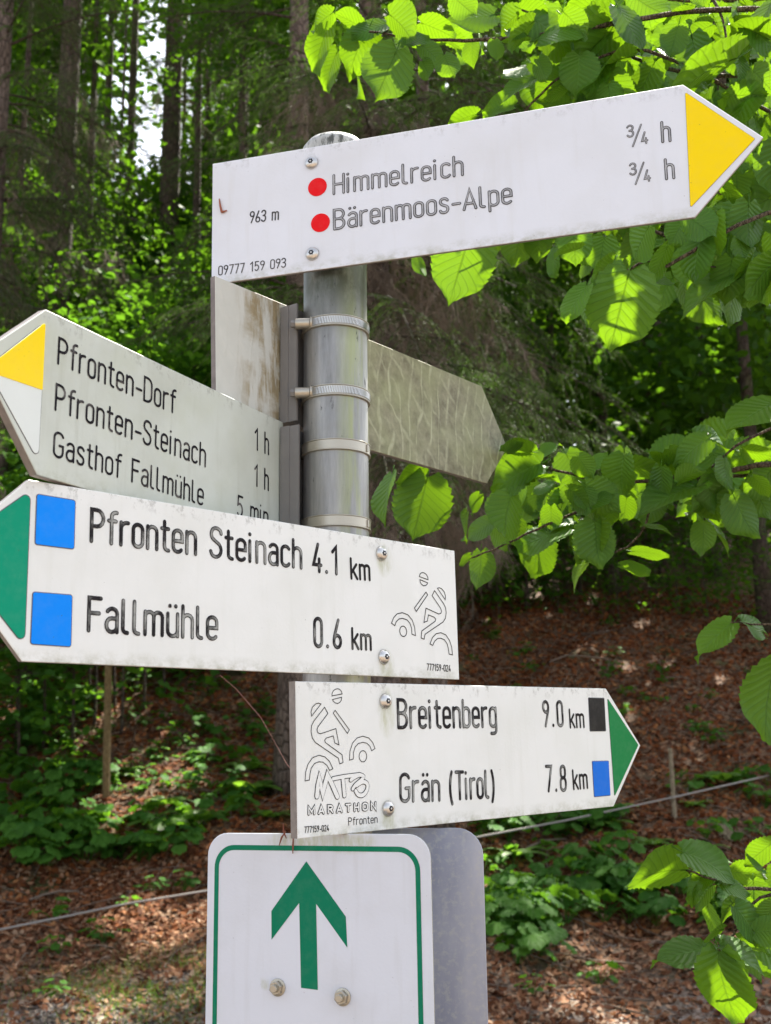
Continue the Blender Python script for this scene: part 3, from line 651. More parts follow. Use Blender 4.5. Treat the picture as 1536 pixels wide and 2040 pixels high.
def band(py, hgt, worm, tiltv=0.0):
    z = clamp_z(py); mb = MB(); r = .0392
    mb.lathe([(r, -hgt/2), (r+.0008, -hgt/2+.0006), (r+.0008, hgt/2-.0006), (r, hgt/2)], 64); mb.lathe([(r+.0009, hgt/2-.0012), (r+.0016, hgt/2-.0006), (r+.0016, hgt/2), (r+.0009, hgt/2+.0004)], 64) ; mb.lathe([(r+.0009, -hgt/2-.0004), (r+.0016, -hgt/2), (r+.0016, -hgt/2+.0006), (r+.0009, -hgt/2+.0012)], 64)
    o = autosmooth(obj('hose_clamp', mb.me('hose_clamp', M_band), pole), 40); o.location = (0, 0, z); o.rotation_euler = (tiltv, 0, 0)
    if worm:
        tb = MB()   # slanted teeth punched along the front of the band
        for k in range(46):
            q = math.radians(-128+k*2.75)
            c = Vector((math.cos(q), math.sin(q), 0)); t = Vector((-math.sin(q), math.cos(q), 0)); 
            p = c*(r+.0011); a = t*.00045; h = Vector((0, 0, hgt*.33)); sl_ = t*.0006; out = c*.0007
            tb.add([p-a-h-sl_, p+a-h-sl_, p+a+h+sl_, p-a+h+sl_, p-a-h-sl_+out, p+a-h-sl_+out, p+a+h+sl_+out, p-a+h+sl_+out], [(0, 1, 5, 4), (1, 2, 6, 5), (2, 3, 7, 6), (3, 0, 4, 7), (4, 5, 6, 7)])
        obj('teeth', tb.me('teeth', M_steel), o)
        # screw housing on the left front, screw axis tangential
        q = math.radians(-152); c = Vector((math.cos(q), math.sin(q), 0)); t = Vector((-1, .05, 0)).normalized()
        base = c*(r+.004)+Vector((.004, -.004, .001))
        hb = MB(); hb.tube([base+t*-.006, base+t*-.0055, base+t*.011, base+t*.0115], [.0058, .0066, .0066, .006], 14)
        hb.tube([base+t*-.009, base+t*-.0065], [.0085, .0088], 12)
        autosmooth(obj('screw_housing', hb.me('screw_housing', M_band), o), 40)
        sb = MB(); sb.tube([base+t*.011, base+t*.0165, base+t*.0175], [.0044, .0046, .0036], 6); obj('screw_head', sb.me('screw_head', M_bracket), o)
    else:
        sb = MB(); sb.tube([Vector((r*math.cos(math.radians(a)), r*math.sin(math.radians(a)), -.004+.008*i)) *1.03 for i, a in enumerate((-24, -24))], .0018, 6)
        obj('band_fold', sb.me('band_fold', M_band), o)
band(637, .0125, True); band(776, .0125, True); band(884, .0125, False); band(1036, .0125, False)

# ================================================================== TERRAIN
def sst(a, b, x): t = np.clip((x-a)/(b-a), 0, 1); return t*t*(3-2*t)
def H(x, y):
    x = np.asarray(x, dtype=float); y = np.asarray(y, dtype=float)
    h = .17*np.clip(y-7.6, 0, 3.0)+.34*np.clip(y-10.6, 0, 3.4)
    s = .60-.185*sst(-2, 1.5, x)
    top = 28
    h = h+s*np.clip(y-14, 0, top-14)+.06*np.clip(y-top, 0, 60)
    bump = .06*np.sin(x*1.7+y*.9)+.05*np.sin(x*3.1-y*2.3+1)+.03*np.sin(x*6.3+2)*np.sin(y*5.1)
    return h+bump*sst(7, 10, y)+.012*np.sin(x*4.1)*np.sin(y*3.7)-.15*sst(0, -6, y)*0
def h1(x, y): return float(H(x, y))
def nrm(x, y, e=.15): return Vector((-(h1(x+e, y)-h1(x-e, y))/(2*e), -(h1(x, y+e)-h1(x, y-e))/(2*e), 1)).normalized()
def graded(lo, a, b, hi, st, n):
    return np.concatenate([lo+(a-lo)*(1-np.linspace(1, 0, n, endpoint=False)**2), np.arange(a, b, st), b+(hi-b)*np.linspace(0, 1, n)**2])
gx = graded(-300, -16, 16, 300, .2, 14); gy = graded(-300, 2, 32, 400, .2, 14)
XX, YY = np.meshgrid(gx, gy); ZZ = H(XX, YY)
nx, ny = len(gx), len(gy); idx = np.arange(nx*ny).reshape(ny, nx)
Fq = np.stack([idx[:-1, :-1], idx[:-1, 1:], idx[1:, 1:], idx[1:, :-1]], -1).reshape(-1, 4)
def m_ground():
    m = Mat('forest_floor'); c = m.coord()
    v = m.n('TexVoronoi', i_Scale=26.0); m.set(v.inputs['Vector'], m.mapv(c, (1, 1, 1)))
    hsv = m.n('SeparateColor'); m.set(hsv.inputs[0], v.outputs['Color'])
    litter = m.ramp(hsv.outputs[0], [(.0, (.055, .028, .014)), (.35, (.12, .055, .026)), (.7, (.19, .095, .045)), (1.0, (.30, .19, .11))])
    litter = m.mix(m.ramp(v.outputs['Distance'], [(.5, 0), (.8, .7)]), litter, (.03, .018, .01))
    soil = m.mix(m.noise(c, 40, 6, .7), (.03, .019, .012), (.12, .085, .055))
    col = m.mix(m.ramp(m.noise(c, 3.2, 6, .65), [(.4, 0), (.6, .6)]), litter, soil)
    sx = m.n('SeparateXYZ'); m.set(sx.inputs[0], c)
    v2 = m.n('TexVoronoi', i_Scale=55.0); m.set(v2.inputs['Vector'], c); h2 = m.n('SeparateColor'); m.set(h2.inputs[0], v2.outputs['Color'])
    grav = m.ramp(h2.outputs[1], [(0, (.09, .07, .055)), (.5, (.2, .16, .13)), (1, (.38, .34, .3))])
    yy = m.math('ADD', sx.outputs[1], m.math('MULTIPLY', m.noise(c, 1.4, 5), 2.2))
    rd = m.n('MapRange', i_1=10.2, i_2=8.6); m.set(rd.inputs[0], yy)
    col = m.mix(m.math('MULTIPLY', rd.outputs[0], m.ramp(m.noise(c, 5, 5, .7), [(.35, .35), (.6, .9)])), col, grav)
    moss = m.ramp(m.noise(m.mapv(c, loc=(9, 4, 0)), 1.3, 6, .6), [(.56, 0), (.68, .75)])
    col = m.mix(moss, col, m.mix(m.noise(c, 60, 3), (.018, .035, .008), (.06, .085, .02)))
    return m.done(m.pbr(col, .85, nrm=m.bump(v.outputs['Distance'], .8, .02), spec=.2))
M_ground = m_ground()
g = obj('ground', mesh('ground', np.stack([XX.ravel(), YY.ravel(), ZZ.ravel()], 1), Fq, M_ground, True)); tag(g, 'forest floor of brown leaf litter rising into a wooded slope', kind='structure')

# ================================================================== FOLIAGE MATERIALS
def m_leaf(name, c0, c1, trans, tcol, rough=.4, veins=False, var=.5, gloss=.5, under=None):
    m = Mat(name); oi = m.n('ObjectInfo'); c = m.coord()
    r = m.math('ADD', m.math('MULTIPLY', oi.outputs['Random'], var), m.math('MULTIPLY', m.noise(c, 3.0 if not veins else 18, 3), 1-var))
    col = m.mix(m.ramp(r, [(.2, 0), (.8, 1)]), c0, c1); nr = None; tc = m.mix(m.ramp(r, [(.2, 0), (.8, 1)]), tcol, tuple(min(1, x*1.25) for x in tcol))
    if veins:
        uv = m.n('UVMap'); s = m.n('SeparateXYZ'); m.set(s.inputs[0], uv.outputs[0])
        u, v = s.outputs[0], s.outputs[1]      # u: -1..1 across, v: 0..1 along
        au = m.math('ABSOLUTE', u)
        ph = m.math('MULTIPLY', m.math('SUBTRACT', v, m.math('MULTIPLY', au, .30)), 9.0)
        fr = m.math('ABSOLUTE', m.math('SUBTRACT', m.math('FRACT', ph), .5))       # .5 on a vein
        vein = m.ramp(fr, [(.40, 0), (.485, 1)])
        mid = m.ramp(au, [(.018, 1), (.045, 0)])
        vv = m.math('MAXIMUM', vein, mid)
        fine = m.n('TexVoronoi', i_Scale=34.0, feature='DISTANCE_TO_EDGE'); m.set(fine.inputs['Vector'], m.mapv(uv.outputs[0], (.6, 1.2, 1)))
        fv = m.ramp(fine.outputs[0], [(.0, .3), (.06, 0)])
        tc = m.mix(m.math('MULTIPLY', vv, .62), tc, tuple(x*.38 for x in tcol)); tc = m.mix(fv, tc, tuple(x*.5 for x in tcol))
        col = m.mix(m.math('MULTIPLY', vv, .45), col, tuple(min(1, x*1.9+.03) for x in c1))
        hgt = m.math('SUBTRACT', m.math('MULTIPLY', fr, 1.0), m.math('MULTIPLY', mid, .8)); nr = m.bump(m.math('MULTIPLY', hgt, -1.0), .55, .004)
        # holes of age: small brown flecks
        fl = m.ramp(m.noise(c, 140, 3, .6), [(.72, 0), (.76, 1)]); col = m.mix(m.math('MULTIPLY', fl, .6), col, (.12, .07, .02))
    if under:
        geo = m.n('NewGeometry'); col = m.mix(geo.outputs['Backfacing'], col, under)
    b = m.n('BsdfPrincipled'); m.set(b.inputs['Base Color'], col); b.inputs['Roughness'].default_value = rough; b.inputs['Specular IOR Level'].default_value = gloss
    t = m.n('BsdfTranslucent'); m.set(t.inputs[0], tc)
    if nr: m.set(b.inputs['Normal'], nr)
    mx = m.n('MixShader'); mx.inputs[0].default_value = trans; m.t.links.new(b.outputs[0], mx.inputs[1]); m.t.links.new(t.outputs[0], mx.inputs[2])
    return m.done(mx.outputs[0])
M_hazel = m_leaf('hazel_leaf', (.045, .135, .010), (.085, .215, .016), .48, (.135, .255, .004), .46, True, .75, .36, (.075, .19, .022))
M_beech = m_leaf('beech_leaf', (.022, .07, .008), (.05, .125, .014), .42, (.11, .25, .008), .6, False, .5, .12)
M_under = m_leaf('undergrowth_leaf', (.032, .11, .014), (.07, .18, .022), .40, (.13, .30, .014), .6, False, .5, .12)
M_needle = m_leaf('spruce_needles', (.03, .07, .016), (.075, .14, .03), .25, (.12, .26, .02), .6, False, .5, .12)
M_fern = m_leaf('fern_leaf', (.05, .12, .015), (.11, .22, .03), .45, (.22, .42, .03), .5, False, .5, .3)
M_grass = m_leaf('grass_leaf', (.035, .06, .012), (.08, .10, .025), .4, (.2, .4, .03), .5, False, .5, .4)
def m_bark(name, a, b, sc_=6.0, moss=0.0):
    m = Mat(name); c = m.coord(); n = m.noise(m.mapv(c, (sc_, sc_, sc_*.35)), 2.0, 8, .7); v = m.n('TexVoronoi', i_Scale=3.0, feature='DISTANCE_TO_EDGE'); m.set(v.inputs['Vector'], m.mapv(c, (sc_, sc_, sc_*.45)))
    col = m.mix(m.ramp(n, [(.3, 0), (.7, 1)]), a, b); col = m.mix(m.ramp(v.outputs[0], [(0, .75), (.12, 0)]), col, tuple(x*.35 for x in a))
    if moss: col = m.mix(m.math('MULTIPLY', m.ramp(m.noise(c, 3, 5), [(.45, 0), (.6, 1)]), moss), col, (.05, .075, .02))
    h = m.math('ADD', m.ramp(v.outputs[0], [(0, 0), (.15, 1)]), n)
    return m.done(m.pbr(col, .85, nrm=m.bump(h, .8, .02), spec=.2))
M_bark = m_bark('spruce_bark', (.10, .072, .056), (.23, .18, .15)); M_bark2 = m_bark('dark_bark', (.045, .032, .024), (.12, .09, .07), 5, .4)
M_twig = m_bark('dead_twig', (.22, .165, .12), (.46, .37, .28), 40)
M_hzbark = m_bark('hazel_bark', (.11, .075, .045), (.22, .17, .11), 60)

# ================================================================== SPRUCES
def spray_mesh(name, seed, L=1.9, nb=26, droop=.5, dead=False, needles=True, nlen=.022, dens=1.0):
    """one spruce bough along +x with side twigs hanging from it"""
    r = random.Random(seed); mb = MB(); NV = []; NF = []
    main = [(L*t, .04*math.sin(3*t+seed), -droop*L*.35*t*t+.05*L*math.sin(t*3)*.6) for t in np.linspace(0, 1, 9)]
    mb.tube(main, [.016*(1-.85*t) for t in np.linspace(0, 1, 9)], 5)
    def P(t):
        k = t*8; i = min(7, int(k)); f = k-i; return Vector(main[i]).lerp(Vector(main[i+1]), f)
    segs = []
    for j in range(nb):
        t = .12+.88*(j+r.random()*.7)/nb; sd = 1 if j % 2 else -1; ln = L*(.34*(1-t)+.10)*r.uniform(.7, 1.25); p = P(t)
        an = math.radians(r.uniform(38, 62)); d = Vector((math.cos(an), sd*math.sin(an), r.uniform(-.25, .05))).normalized()
        q = [p]; 
        for k in range(1, 6):
            f = k/5; q.append(p+d*ln*f+Vector((0, 0, -droop*ln*.75*f*f+r.uniform(-.01, .01))))
        mb.tube(q, [.0045, .004, .0034, .0028, .002, .0012], 3, False); segs.append(q)
        for k in range(1, 5):
            for s2 in (-1, 1):
                if r.random() < .25: continue
                a2 = q[k]; d2 = (q[k+1]-q[k]).normalized() if k < 5 else d; sidev = d2.cross(Vector((0, 0, 1))).normalized()*s2
                l2 = ln*.34*(1.1-k/6)*r.uniform(.6, 1.3); dd = (d2*.7+sidev*.7+Vector((0, 0, -droop*r.uniform(.2, 1.1)))).normalized()
                e = [a2, a2+dd*l2*.5, a2+dd*l2+Vector((0, 0, -droop*l2*.3))]
                segs.append(e)
                mb.tube(e, [.002, .0016, .001], 3, False)
    segs.append([Vector(m) for m in main[3:]])
    if needles:
        for q in segs:
            for a, b in zip(q[:-1], q[1:]):
                ln = (b-a).length; t = (b-a).normalized(); n = max(2, int(ln/.0085*dens)); s1 = t.cross(Vector((0, 0, 1)))
                if s1.length < .05: s1 = Vector((1, 0, 0))
                s1.normalize(); s2 = s1.cross(t)
                for i in range(n):
                    f = (i+r.random())/n; p = a.lerp(b, f); ang = r.uniform(-.5, math.pi+.5); o = s1*math.cos(ang)+s2*math.sin(ang)*.75
                    tip = p+(o*.75+t*.65).normalized()*nlen*r.uniform(.7, 1.2); wv = t.cross(o).normalized()*.0022/dens+t*.001
                    k = len(NV); NV += [tuple(p-wv), tuple(p+wv), tuple(tip)]; NF.append((k, k+1, k+2))
    wm = mb.me(name+'_wood', M_twig if dead else M_bark2)
    if not needles: return wm
    V = mb.v+NV; o = len(mb.v); me = mesh(name, V, [tuple(f) for f in mb.f]+[(a+o, b+o, c+o) for a, b, c in NF], M_bark2); me.materials.append(M_needle)
    mi = np.zeros(len(me.polygons), dtype=np.int32); mi[len(mb.f):] = 1; me.polygons.foreach_set('material_index', mi); return me
BOUGH = [spray_mesh('bough', s, 1.9, 24, d) for s, d in ((1, .5), (2, .8), (3, 1.05))]
BOUGH_FAR = [spray_mesh('bough', s+10, 2.1, 15, d, False, True, .034, .34) for s, d in ((1, .4), (2, .8))]
def dead_mesh(seed):
    r = random.Random(seed); mb = MB()
    def grow(p, d, ln, rad, lv):
        q = [p]; 
        for k in range(6): d = (d+Vector((r.uniform(-.3, .3), r.uniform(-.3, .3), r.uniform(-.32, .14)))).normalized(); q.append(q[-1]+d*ln/6)
        mb.tube(q, [rad*(1-.8*k/6) for k in range(7)], 4, False)
        if lv:
            for k in range(1, 6):
                for _ in range(2 if lv > 1 else 2):
                    if r.random() < .8: grow(q[k], (d+Vector((r.uniform(-1, 1), r.uniform(-1, 1), r.uniform(-1.0, .1)))).normalized(), ln*r.uniform(.35, .6), rad*.5, lv-1)
    grow(Vector((0, 0, 0)), Vector((1, 0, -.35)), 1.2, .011, 3); return mb.me('dead_bough', M_twig)
DEAD = [dead_mesh(s) for s in (3, 4, 5)]
def trunk_me(hgt, r0, r1, seed, mat, lean=(0, 0), n=14, flare=1.5):
    r = random.Random(seed); mb = MB(); P = []; R = []
    for k in range(13):
        t = k/12; P.append((lean[0]*t*hgt+.03*math.sin(3*t+seed), lean[1]*t*hgt+.03*math.cos(4*t+seed), -.3+(hgt+.3)*t)); R.append((r0*(1-t)+r1*t)*(1+(flare-1)*math.exp(-t*hgt/.5)))
    mb.tube(P, R, n); me = mb.me('trunk', mat, True); return me
def spruce(x, y, dia, hgt, boughs, label, group=None, far=False, zlo=2.0, dead=6, mat=None, lean=(0, 0), az=None, scale=1.0, zhi=None, droopsel=None, seed=0):
    r = random.Random(int(x*100+y*10)+seed); t = empty('spruce_tree', (x, y, h1(x, y)), label, 'tree', group)
    obj('trunk', trunk_me(hgt, dia/2, dia*.12, int(x*7), mat or M_bark, lean, 16 if not far else 9), t)
    B = BOUGH_FAR if far else BOUGH; zhi = zhi or hgt
    for k in range(boughs):
        f = (k+r.random())/boughs; z = zlo+(zhi-zlo)*f; a = r.uniform(0, 2*math.pi) if az is None else math.radians(r.uniform(*az))
        s = scale*(1.25-.95*(z/hgt))*r.uniform(.8, 1.2)
        me = B[droopsel if droopsel is not None and r.random() < .7 else r.randrange(len(B))]
        o = obj('bough', me, t); o.location = (lean[0]*z, lean[1]*z, z); o.rotation_euler = (r.uniform(-.15, .15), r.uniform(-.05, .35), a); o.scale = (s, s, s)
    for k in range(dead):
        z = r.uniform(zlo*.8, min(zlo+3.6, hgt)); o = obj('dead_branch', r.choice(DEAD), t); o.location = (lean[0]*z, lean[1]*z, z); o.rotation_euler = (r.uniform(-.4, .4), r.uniform(-.1, .5), r.uniform(0, 6.28) if az is None else math.radians(r.uniform(*az))); s = r.uniform(.5, 1.1); o.scale = (s, s, s)
    return t
def gx_(px, y): return (px-768)/F*y/math.cos(PITCH)*1.0
# near spruces whose trunks are recognisable in the photograph
spruce(gx_(590, 13), 13, .34, 24, 34, 'grey-brown spruce trunk rising directly behind the pole top', zlo=4.6, dead=16, zhi=15, scale=1.15, az=(150, 275), seed=4)
spruce(gx_(762, 9.6), 9.6, .30, 20, 64, 'spruce with drooping dead twigs right behind the pole', zlo=3.8, dead=70, zhi=9, az=(-150, 20), scale=1.05, lean=(-.01, 0), seed=3)
spruce(gx_(865, 11.5), 11.5, .2, 18, 64, 'slim spruce with hanging boughs right of the pole', zlo=4.0, dead=60, zhi=10, az=(-120, 60), scale=1.1, seed=5)
spruce(gx_(95, 16), 16, .42, 26, 54, 'thick dark spruce trunk near the left edge', zlo=5.5, dead=14, mat=M_bark2, zhi=16, seed=1)
spruce(gx_(322, 20), 20, .46, 28, 20, 'thick dark spruce trunk beside the bright sky gap', zlo=9.5, dead=8, mat=M_bark2, zhi=20, az=(-60, 120))
spruce(gx_(1325, 25), 25, .5, 24, 34, 'brown spruce trunk between the hazel branches on the right', zlo=5.0, dead=12, zhi=16)
spruce(gx_(1490, 24), 24, .5, 26, 34, 'pale brown spruce trunk at the right edge of the forest', zlo=6.6, dead=8, zhi=18)
spruce(gx_(-60, 12), 12, .34, 24, 40, 'spruce just outside the left edge with boughs hanging in', zlo=4.6, dead=16, zhi=12, az=(-70, 80), scale=1.1)
def place(px, y):
    w = 'at the left edge' if px < 60 else 'left of the bright sky gap' if px < 225 else 'in front of the bright sky gap' if px < 300 else 'between the sky gap and the top sign' if px < 430 else 'above the left end of the top sign' if px < 560 else 'just behind the pole top' if px < 720 else 'right of the pole top' if px < 860 else 'above the reversed board' if px < 1020 else 'behind the hanging hazel leaves' if px < 1180 else 'behind the largest hazel leaf' if px < 1330 else 'behind the tip of the top sign' if px < 1500 else 'beyond the right edge'
    return w+(', nearer row' if y < 27 else ', farther row' if y > 33 else ', middle row')
k = 0
FG = 'slender spruces of the forest behind'
for px, y, d in ((20, 27, .3), (150, 30, .26), (178, 24, .2), (235, 25, .24), (344, 34, .2), (372, 29, .22), (398, 38, .26), (425, 27, .2), (452, 32, .24), (482, 36, .3), (512, 26, .24), (545, 33, .3), (640, 30, .3), (690, 25, .26), (820, 28, .3), (890, 33, .3), (960, 24, .28),
                 (1030, 30, .3), (1075, 36, .3), (1190, 27, .28), (1250, 33, .3), (1400, 29, .3), (1440, 36, .3), (1560, 27, .3), (1620, 33, .3), (-60, 31, .3), (70, 36, .3), (120, 40, .3), (212, 38, .22), (1350, 40, .3)):
    z0 = 7 if px < 560 else 4.0
    spruce(gx_(px, y), y, d, 22+(k*37 % 7), 16 if px < 560 else 26, 'slender dark spruce '+place(px, y), FG, True, z0, 4, M_bark2, zhi=20, scale=1.15, seed=k); k += 1

# ================================================================== BROADLEAVES
def leafcloud(name, seed, n, box, ls, mat, layered=0.0, mode='box'):
    r = np.random.default_rng(seed); out = []
    if mode == 'ball':
        c = r.normal(size=(n*2, 3)); c /= np.linalg.norm(c, axis=1)[:, None]; c *= (r.random((n*2, 1))**.45); c = c[:n]*np.array(box)
        hole = np.sin(c[:, 0]*3.1+seed)*np.sin(c[:, 1]*2.7+seed*2)*np.sin(c[:, 2]*3.3+seed*3)
        c = c[hole > -.16]
    else: c = (r.random((n, 3))-.5)*2*np.array(box)
    if layered:
        q = np.round(c[:, 2]/layered)*layered; c[:, 2] = q+r.normal(size=len(c))*.035+.10*np.sin(c[:, 0]*4+q*9)-.12*(c[:, 0]**2+c[:, 1]**2)*.3
        keep = (np.sin(c[:, 0]*5+q*7+seed)+np.sin(c[:, 1]*5.5+q*5) > -.3); c = c[keep]
    m = len(c); yaw = r.random(m)*2*np.pi; tilt = r.normal(size=m)*(.35 if layered else .7); roll = r.normal(size=m)*(.35 if layered else .6); s = ls*(.6+.8*r.random(m))
    d = np.stack([np.cos(yaw)*np.cos(tilt), np.sin(yaw)*np.cos(tilt), np.sin(tilt)-.15], 1)
    up_ = np.array([0, 0, 1.0])+r.normal(size=(m, 3))*.25; sd = np.cross(d, up_); sd /= np.linalg.norm(sd, axis=1)[:, None]; nn = np.cross(sd, d)
    sd = sd*np.cos(roll)[:, None]+nn*np.sin(roll)[:, None]; nn = np.cross(sd, d)
    T = [(0, 0, 0), (.3, .36, .08), (.7, .33, .06), (1.05, 0, -.08), (.7, -.33, .06), (.3, -.36, .08), (.5, 0, 0)]
    V = np.concatenate([(c+s[:, None]*(d*a+sd*b+nn*e))[:, None] for a, b, e in T], 1).reshape(-1, 3)
    k = np.arange(m)[:, None]*7; F4 = np.concatenate([k+np.array([[0, 6, 2, 1]]), k+np.array([[6, 3, 2, 2]])], 0)
    tri = np.concatenate([k+np.array([a]) for a in ([0, 6, 1], [1, 6, 2], [2, 6, 3], [3, 6, 4], [4, 6, 5], [5, 6, 0])], 0)
    return mesh(name, V, tri, mat)
SAP = [leafcloud('foliage', s, 620, (.95, .95, 1.0), .105, M_under, .28) for s in (1, 2, 3)]
SAPB = [leafcloud('foliage', s, 620, (.95, .95, 1.0), .10, M_beech, .3) for s in (4, 5)]
CROWN = [leafcloud('crown', s, 2600, (2.3, 2.3, 1.9), .17, M_beech, 0, 'ball') for s in (6, 7, 8)]
CROWNF = [leafcloud('crown', s, 1500, (2.5, 2.5, 2.4), .3, M_beech, .5, 'ball') for s in (16, 17)]
def stem_me(h, seed, r0=.02):
    r = random.Random(seed); mb = MB(); mb.tube([(.05*math.sin(t*3+seed), .05*math.cos(t*2+seed), -.1+(h+.1)*t) for t in np.linspace(0, 1, 7)], [r0*(1-.6*t) for t in np.linspace(0, 1, 7)], 6)
    for k in range(7):
        z = h*r.uniform(.35, .95); a = r.uniform(0, 6.3); l = r.uniform(.4, .9); mb.tube([(0, 0, z), (math.cos(a)*l*.5, math.sin(a)*l*.5, z+.12), (math.cos(a)*l, math.sin(a)*l, z+.1)], [r0*.4, r0*.3, r0*.15], 4)
    return mb.me('stem', M_bark2)
STEM = [stem_me(2.2, s) for s in (1, 2)]
def sapling(x, y, sc_, label, group, lib=SAP, zb=.55, nclump=1):
    t = empty('sapling', (x, y, h1(x, y)), label, 'sapling', group); s = obj('stem', random.choice(STEM), t); s.scale = (sc_,)*3
    for k in range(nclump):
        f = obj('foliage', random.choice(lib), t); f.location = (random.uniform(-.3, .3)*k, random.uniform(-.3, .3)*k, (zb+1.0+k*1.3)*sc_); f.rotation_euler = (random.uniform(-.1, .1), random.uniform(-.1, .1), random.uniform(0, 6.3)); f.scale = (sc_*random.uniform(.85, 1.2), sc_*random.uniform(.85, 1.2), sc_*random.uniform(.8, 1.1))
    return t
GL_ = 'saplings of the undergrowth on the left slope'; GR_ = 'saplings of the dark undergrowth on the right'
for k in range(64):      # left slope undergrowth, a dense leafy thicket
    y = 13.8+11*((k*.618) % 1)**1.2; px = -90+ (k*157.3) % 650
    sapling(gx_(px, y), y, random.uniform(.95, 1.25), 'leafy green sapling in the undergrowth on the left slope', GL_, SAP, .2, 2 if y < 15.5 else 3)
for k in range(46):      # right, behind the litter slope
    y = 17.5+13*((k*.618) % 1); px = 720+(k*211.7) % 900
    sapling(gx_(px, y), y, random.uniform(.9, 1.3), 'dark leafy sapling in the undergrowth on the right', GR_, SAPB, .5, 2)
for k in range(20):
    y = 19+3.2*((k*.618) % 1); px = 905+(k*97.3) % 660
    sapling(gx_(px, y), y, random.uniform(.6, .85), 'low leafy sapling at the top of the right litter slope', 'low saplings at the top of the right slope', SAPB, .0, 1)
def broadleaf(x, y, hgt, crowns, label, group, zc, sp=2.0, lib=CROWN, sc_=1.0, seed=0):
    r = random.Random(seed); t = empty('broadleaf_tree', (x, y, h1(x, y)), label, 'tree', group)
    obj('trunk', trunk_me(hgt, .12, .03, seed, M_bark2, n=8), t)
    for k in range(crowns):
        o = obj('crown', lib[(k+seed) % len(lib)], t); o.location = (r.uniform(-sp, sp), r.uniform(-sp, sp), zc+(hgt-zc)*(k+.5)/crowns+r.uniform(-.6, .6)); o.rotation_euler = (0, 0, r.uniform(0, 6.3)); s = sc_*r.uniform(.75, 1.15); o.scale = (s, s, s*.85)
    return t
GB = 'leafy broadleaf trees between the spruce trunks'
for k, (px, y, h_, n, zc) in enumerate(((10, 18, 12, 5, 4), (150, 19, 12, 5, 4), (380, 18, 11, 5, 4.5), (470, 21, 13, 6, 5), (330, 22, 13, 4, 6), (60, 21, 14, 4, 3), (180, 24, 16, 5, 4), (395, 23, 15, 4, 4.5), (480, 19, 12, 4, 3.5), (540, 24, 16, 5, 4), (640, 22, 15, 5, 3), (740, 19, 12, 5, 3), (860, 25, 16, 6, 3), (980, 21, 13, 5, 3), (1110, 26, 15, 6, 3),
       (1210, 21, 12, 5, 2.6), (1330, 27, 15, 6, 3), (1420, 22, 12, 5, 2.8), (1530, 28, 15, 6, 3), (1640, 23, 14, 5, 3), (-40, 25, 15, 5, 3), (450, 31, 19, 5, 6), (130, 33, 19, 5, 6))):
    broadleaf(gx_(px, y), y, h_, n, 'leafy broadleaf tree '+place(px, y), GB, zc, seed=k)
for k, x in enumerate((-1.2, 1.0, 6.0, 7.6, 9.6)):  # beeches added to shade the track, their crowns stay out of view
    broadleaf(x, 18.4+.5*(k % 2), 23, 7, 'tall beech rising '+('left of' if k < 1 else 'right of')+' the pole, crown far above the picture, number %d from the left' % (k+1) if False else 'tall thin-stemmed beech '+place(768+x/18.4*F, 18.4), 'tall beeches shading the track', 14.8, 1.9, seed=k+90)
for k, (px, y) in enumerate(((0, 16), (90, 17.5), (470, 16), (560, 18))):
    broadleaf(gx_(px, y), y, 11, 6, 'slender young broadleaf tree '+place(px, y), 'young broadleaf trees in front of the trunks', 4.6, 1.1, CROWN, .55, seed=k+130)
GF = 'far broadleaf trees closing the forest'
for k in range(34):
    px = -250+k*64; y = 40+(k*7 % 13)
    if 225 < px < 300: y += 0; 
    if 180 < px < 350 or (px < 560 and k % 2): continue
    broadleaf(gx_(px, y), y, 24 if px < 600 else 20, 7, 'distant leafy tree '+place(px, y).split(',')[0]+', in the farthest row', GF, .5, 2.4, CROWNF, 1.35 if px > 560 else 1.15, seed=k+40)

# ================================================================== GROUND COVER
def lobed(nl, rad, depth=.12, k=30, notch=True):
    return [(rad*(1-depth*abs(math.sin(nl*q/2)))*(1-.55*math.exp(-((q-math.pi)/.28)**2) if notch else 1)*math.cos(q), rad*(1-depth*abs(math.sin(nl*q/2)))*math.sin(q)) for q in np.linspace(0, 2*math.pi, k, endpoint=False)]
def rosette(seed, n=11, rad=.085, hgt=.32, spread=.26):
    """plant of stalked round toothed leaves"""
    r = random.Random(seed); st = MB(); lf = MB()
    for k in range(n):
        a = r.uniform(0, 6.28); d = spread*math.sqrt(r.random()); z = hgt*r.uniform(.55, 1.1)*(1-.5*d/spread*r.random()); p = Vector((d*math.cos(a), d*math.sin(a), z)); s = r.uniform(.6, 1.25)
        st.tube([(0, 0, 0), (p.x*.4, p.y*.4, z*.6), tuple(p)], [.004, .003, .002], 4, False)
        rot = Matrix.Rotation(a+r.uniform(-.4, .4), 3, 'Z') @ Matrix.Rotation(r.uniform(.1, .8), 3, 'Y') @ Matrix.Rotation(r.uniform(-.3, .3), 3, 'X')
        L = lobed(7, rad*s, .16, 22); V = [p]+[p+rot @ Vector((x+rad*.5*s, y, -abs(y)*.18-(x*x)*.9/ rad*.2+.012*math.sin(9*math.atan2(y, x)))) for x, y in L]
        lf.add(V, [(0, i+1, (i+1) % 22+1) for i in range(22)])
    return st.me('stalks', M_under), lf.me('leaves', M_under, True)
ROS = [rosette(s) for s in (1, 2, 3, 4)]; ROSB = [rosette(s, 9, .06, .22, .2) for s in (5, 6)]
def plant(x, y, s, label, group, lib=ROS):
    me = random.choice(lib); t = empty('leafy_plant', (x, y, h1(x, y)), label, 'plant', group, (0, 0, random.uniform(0, 6.3)))
    a = obj('stalk', me[0], t); b = obj('foliage', me[1], t); a.scale = b.scale = (s,)*3; return t
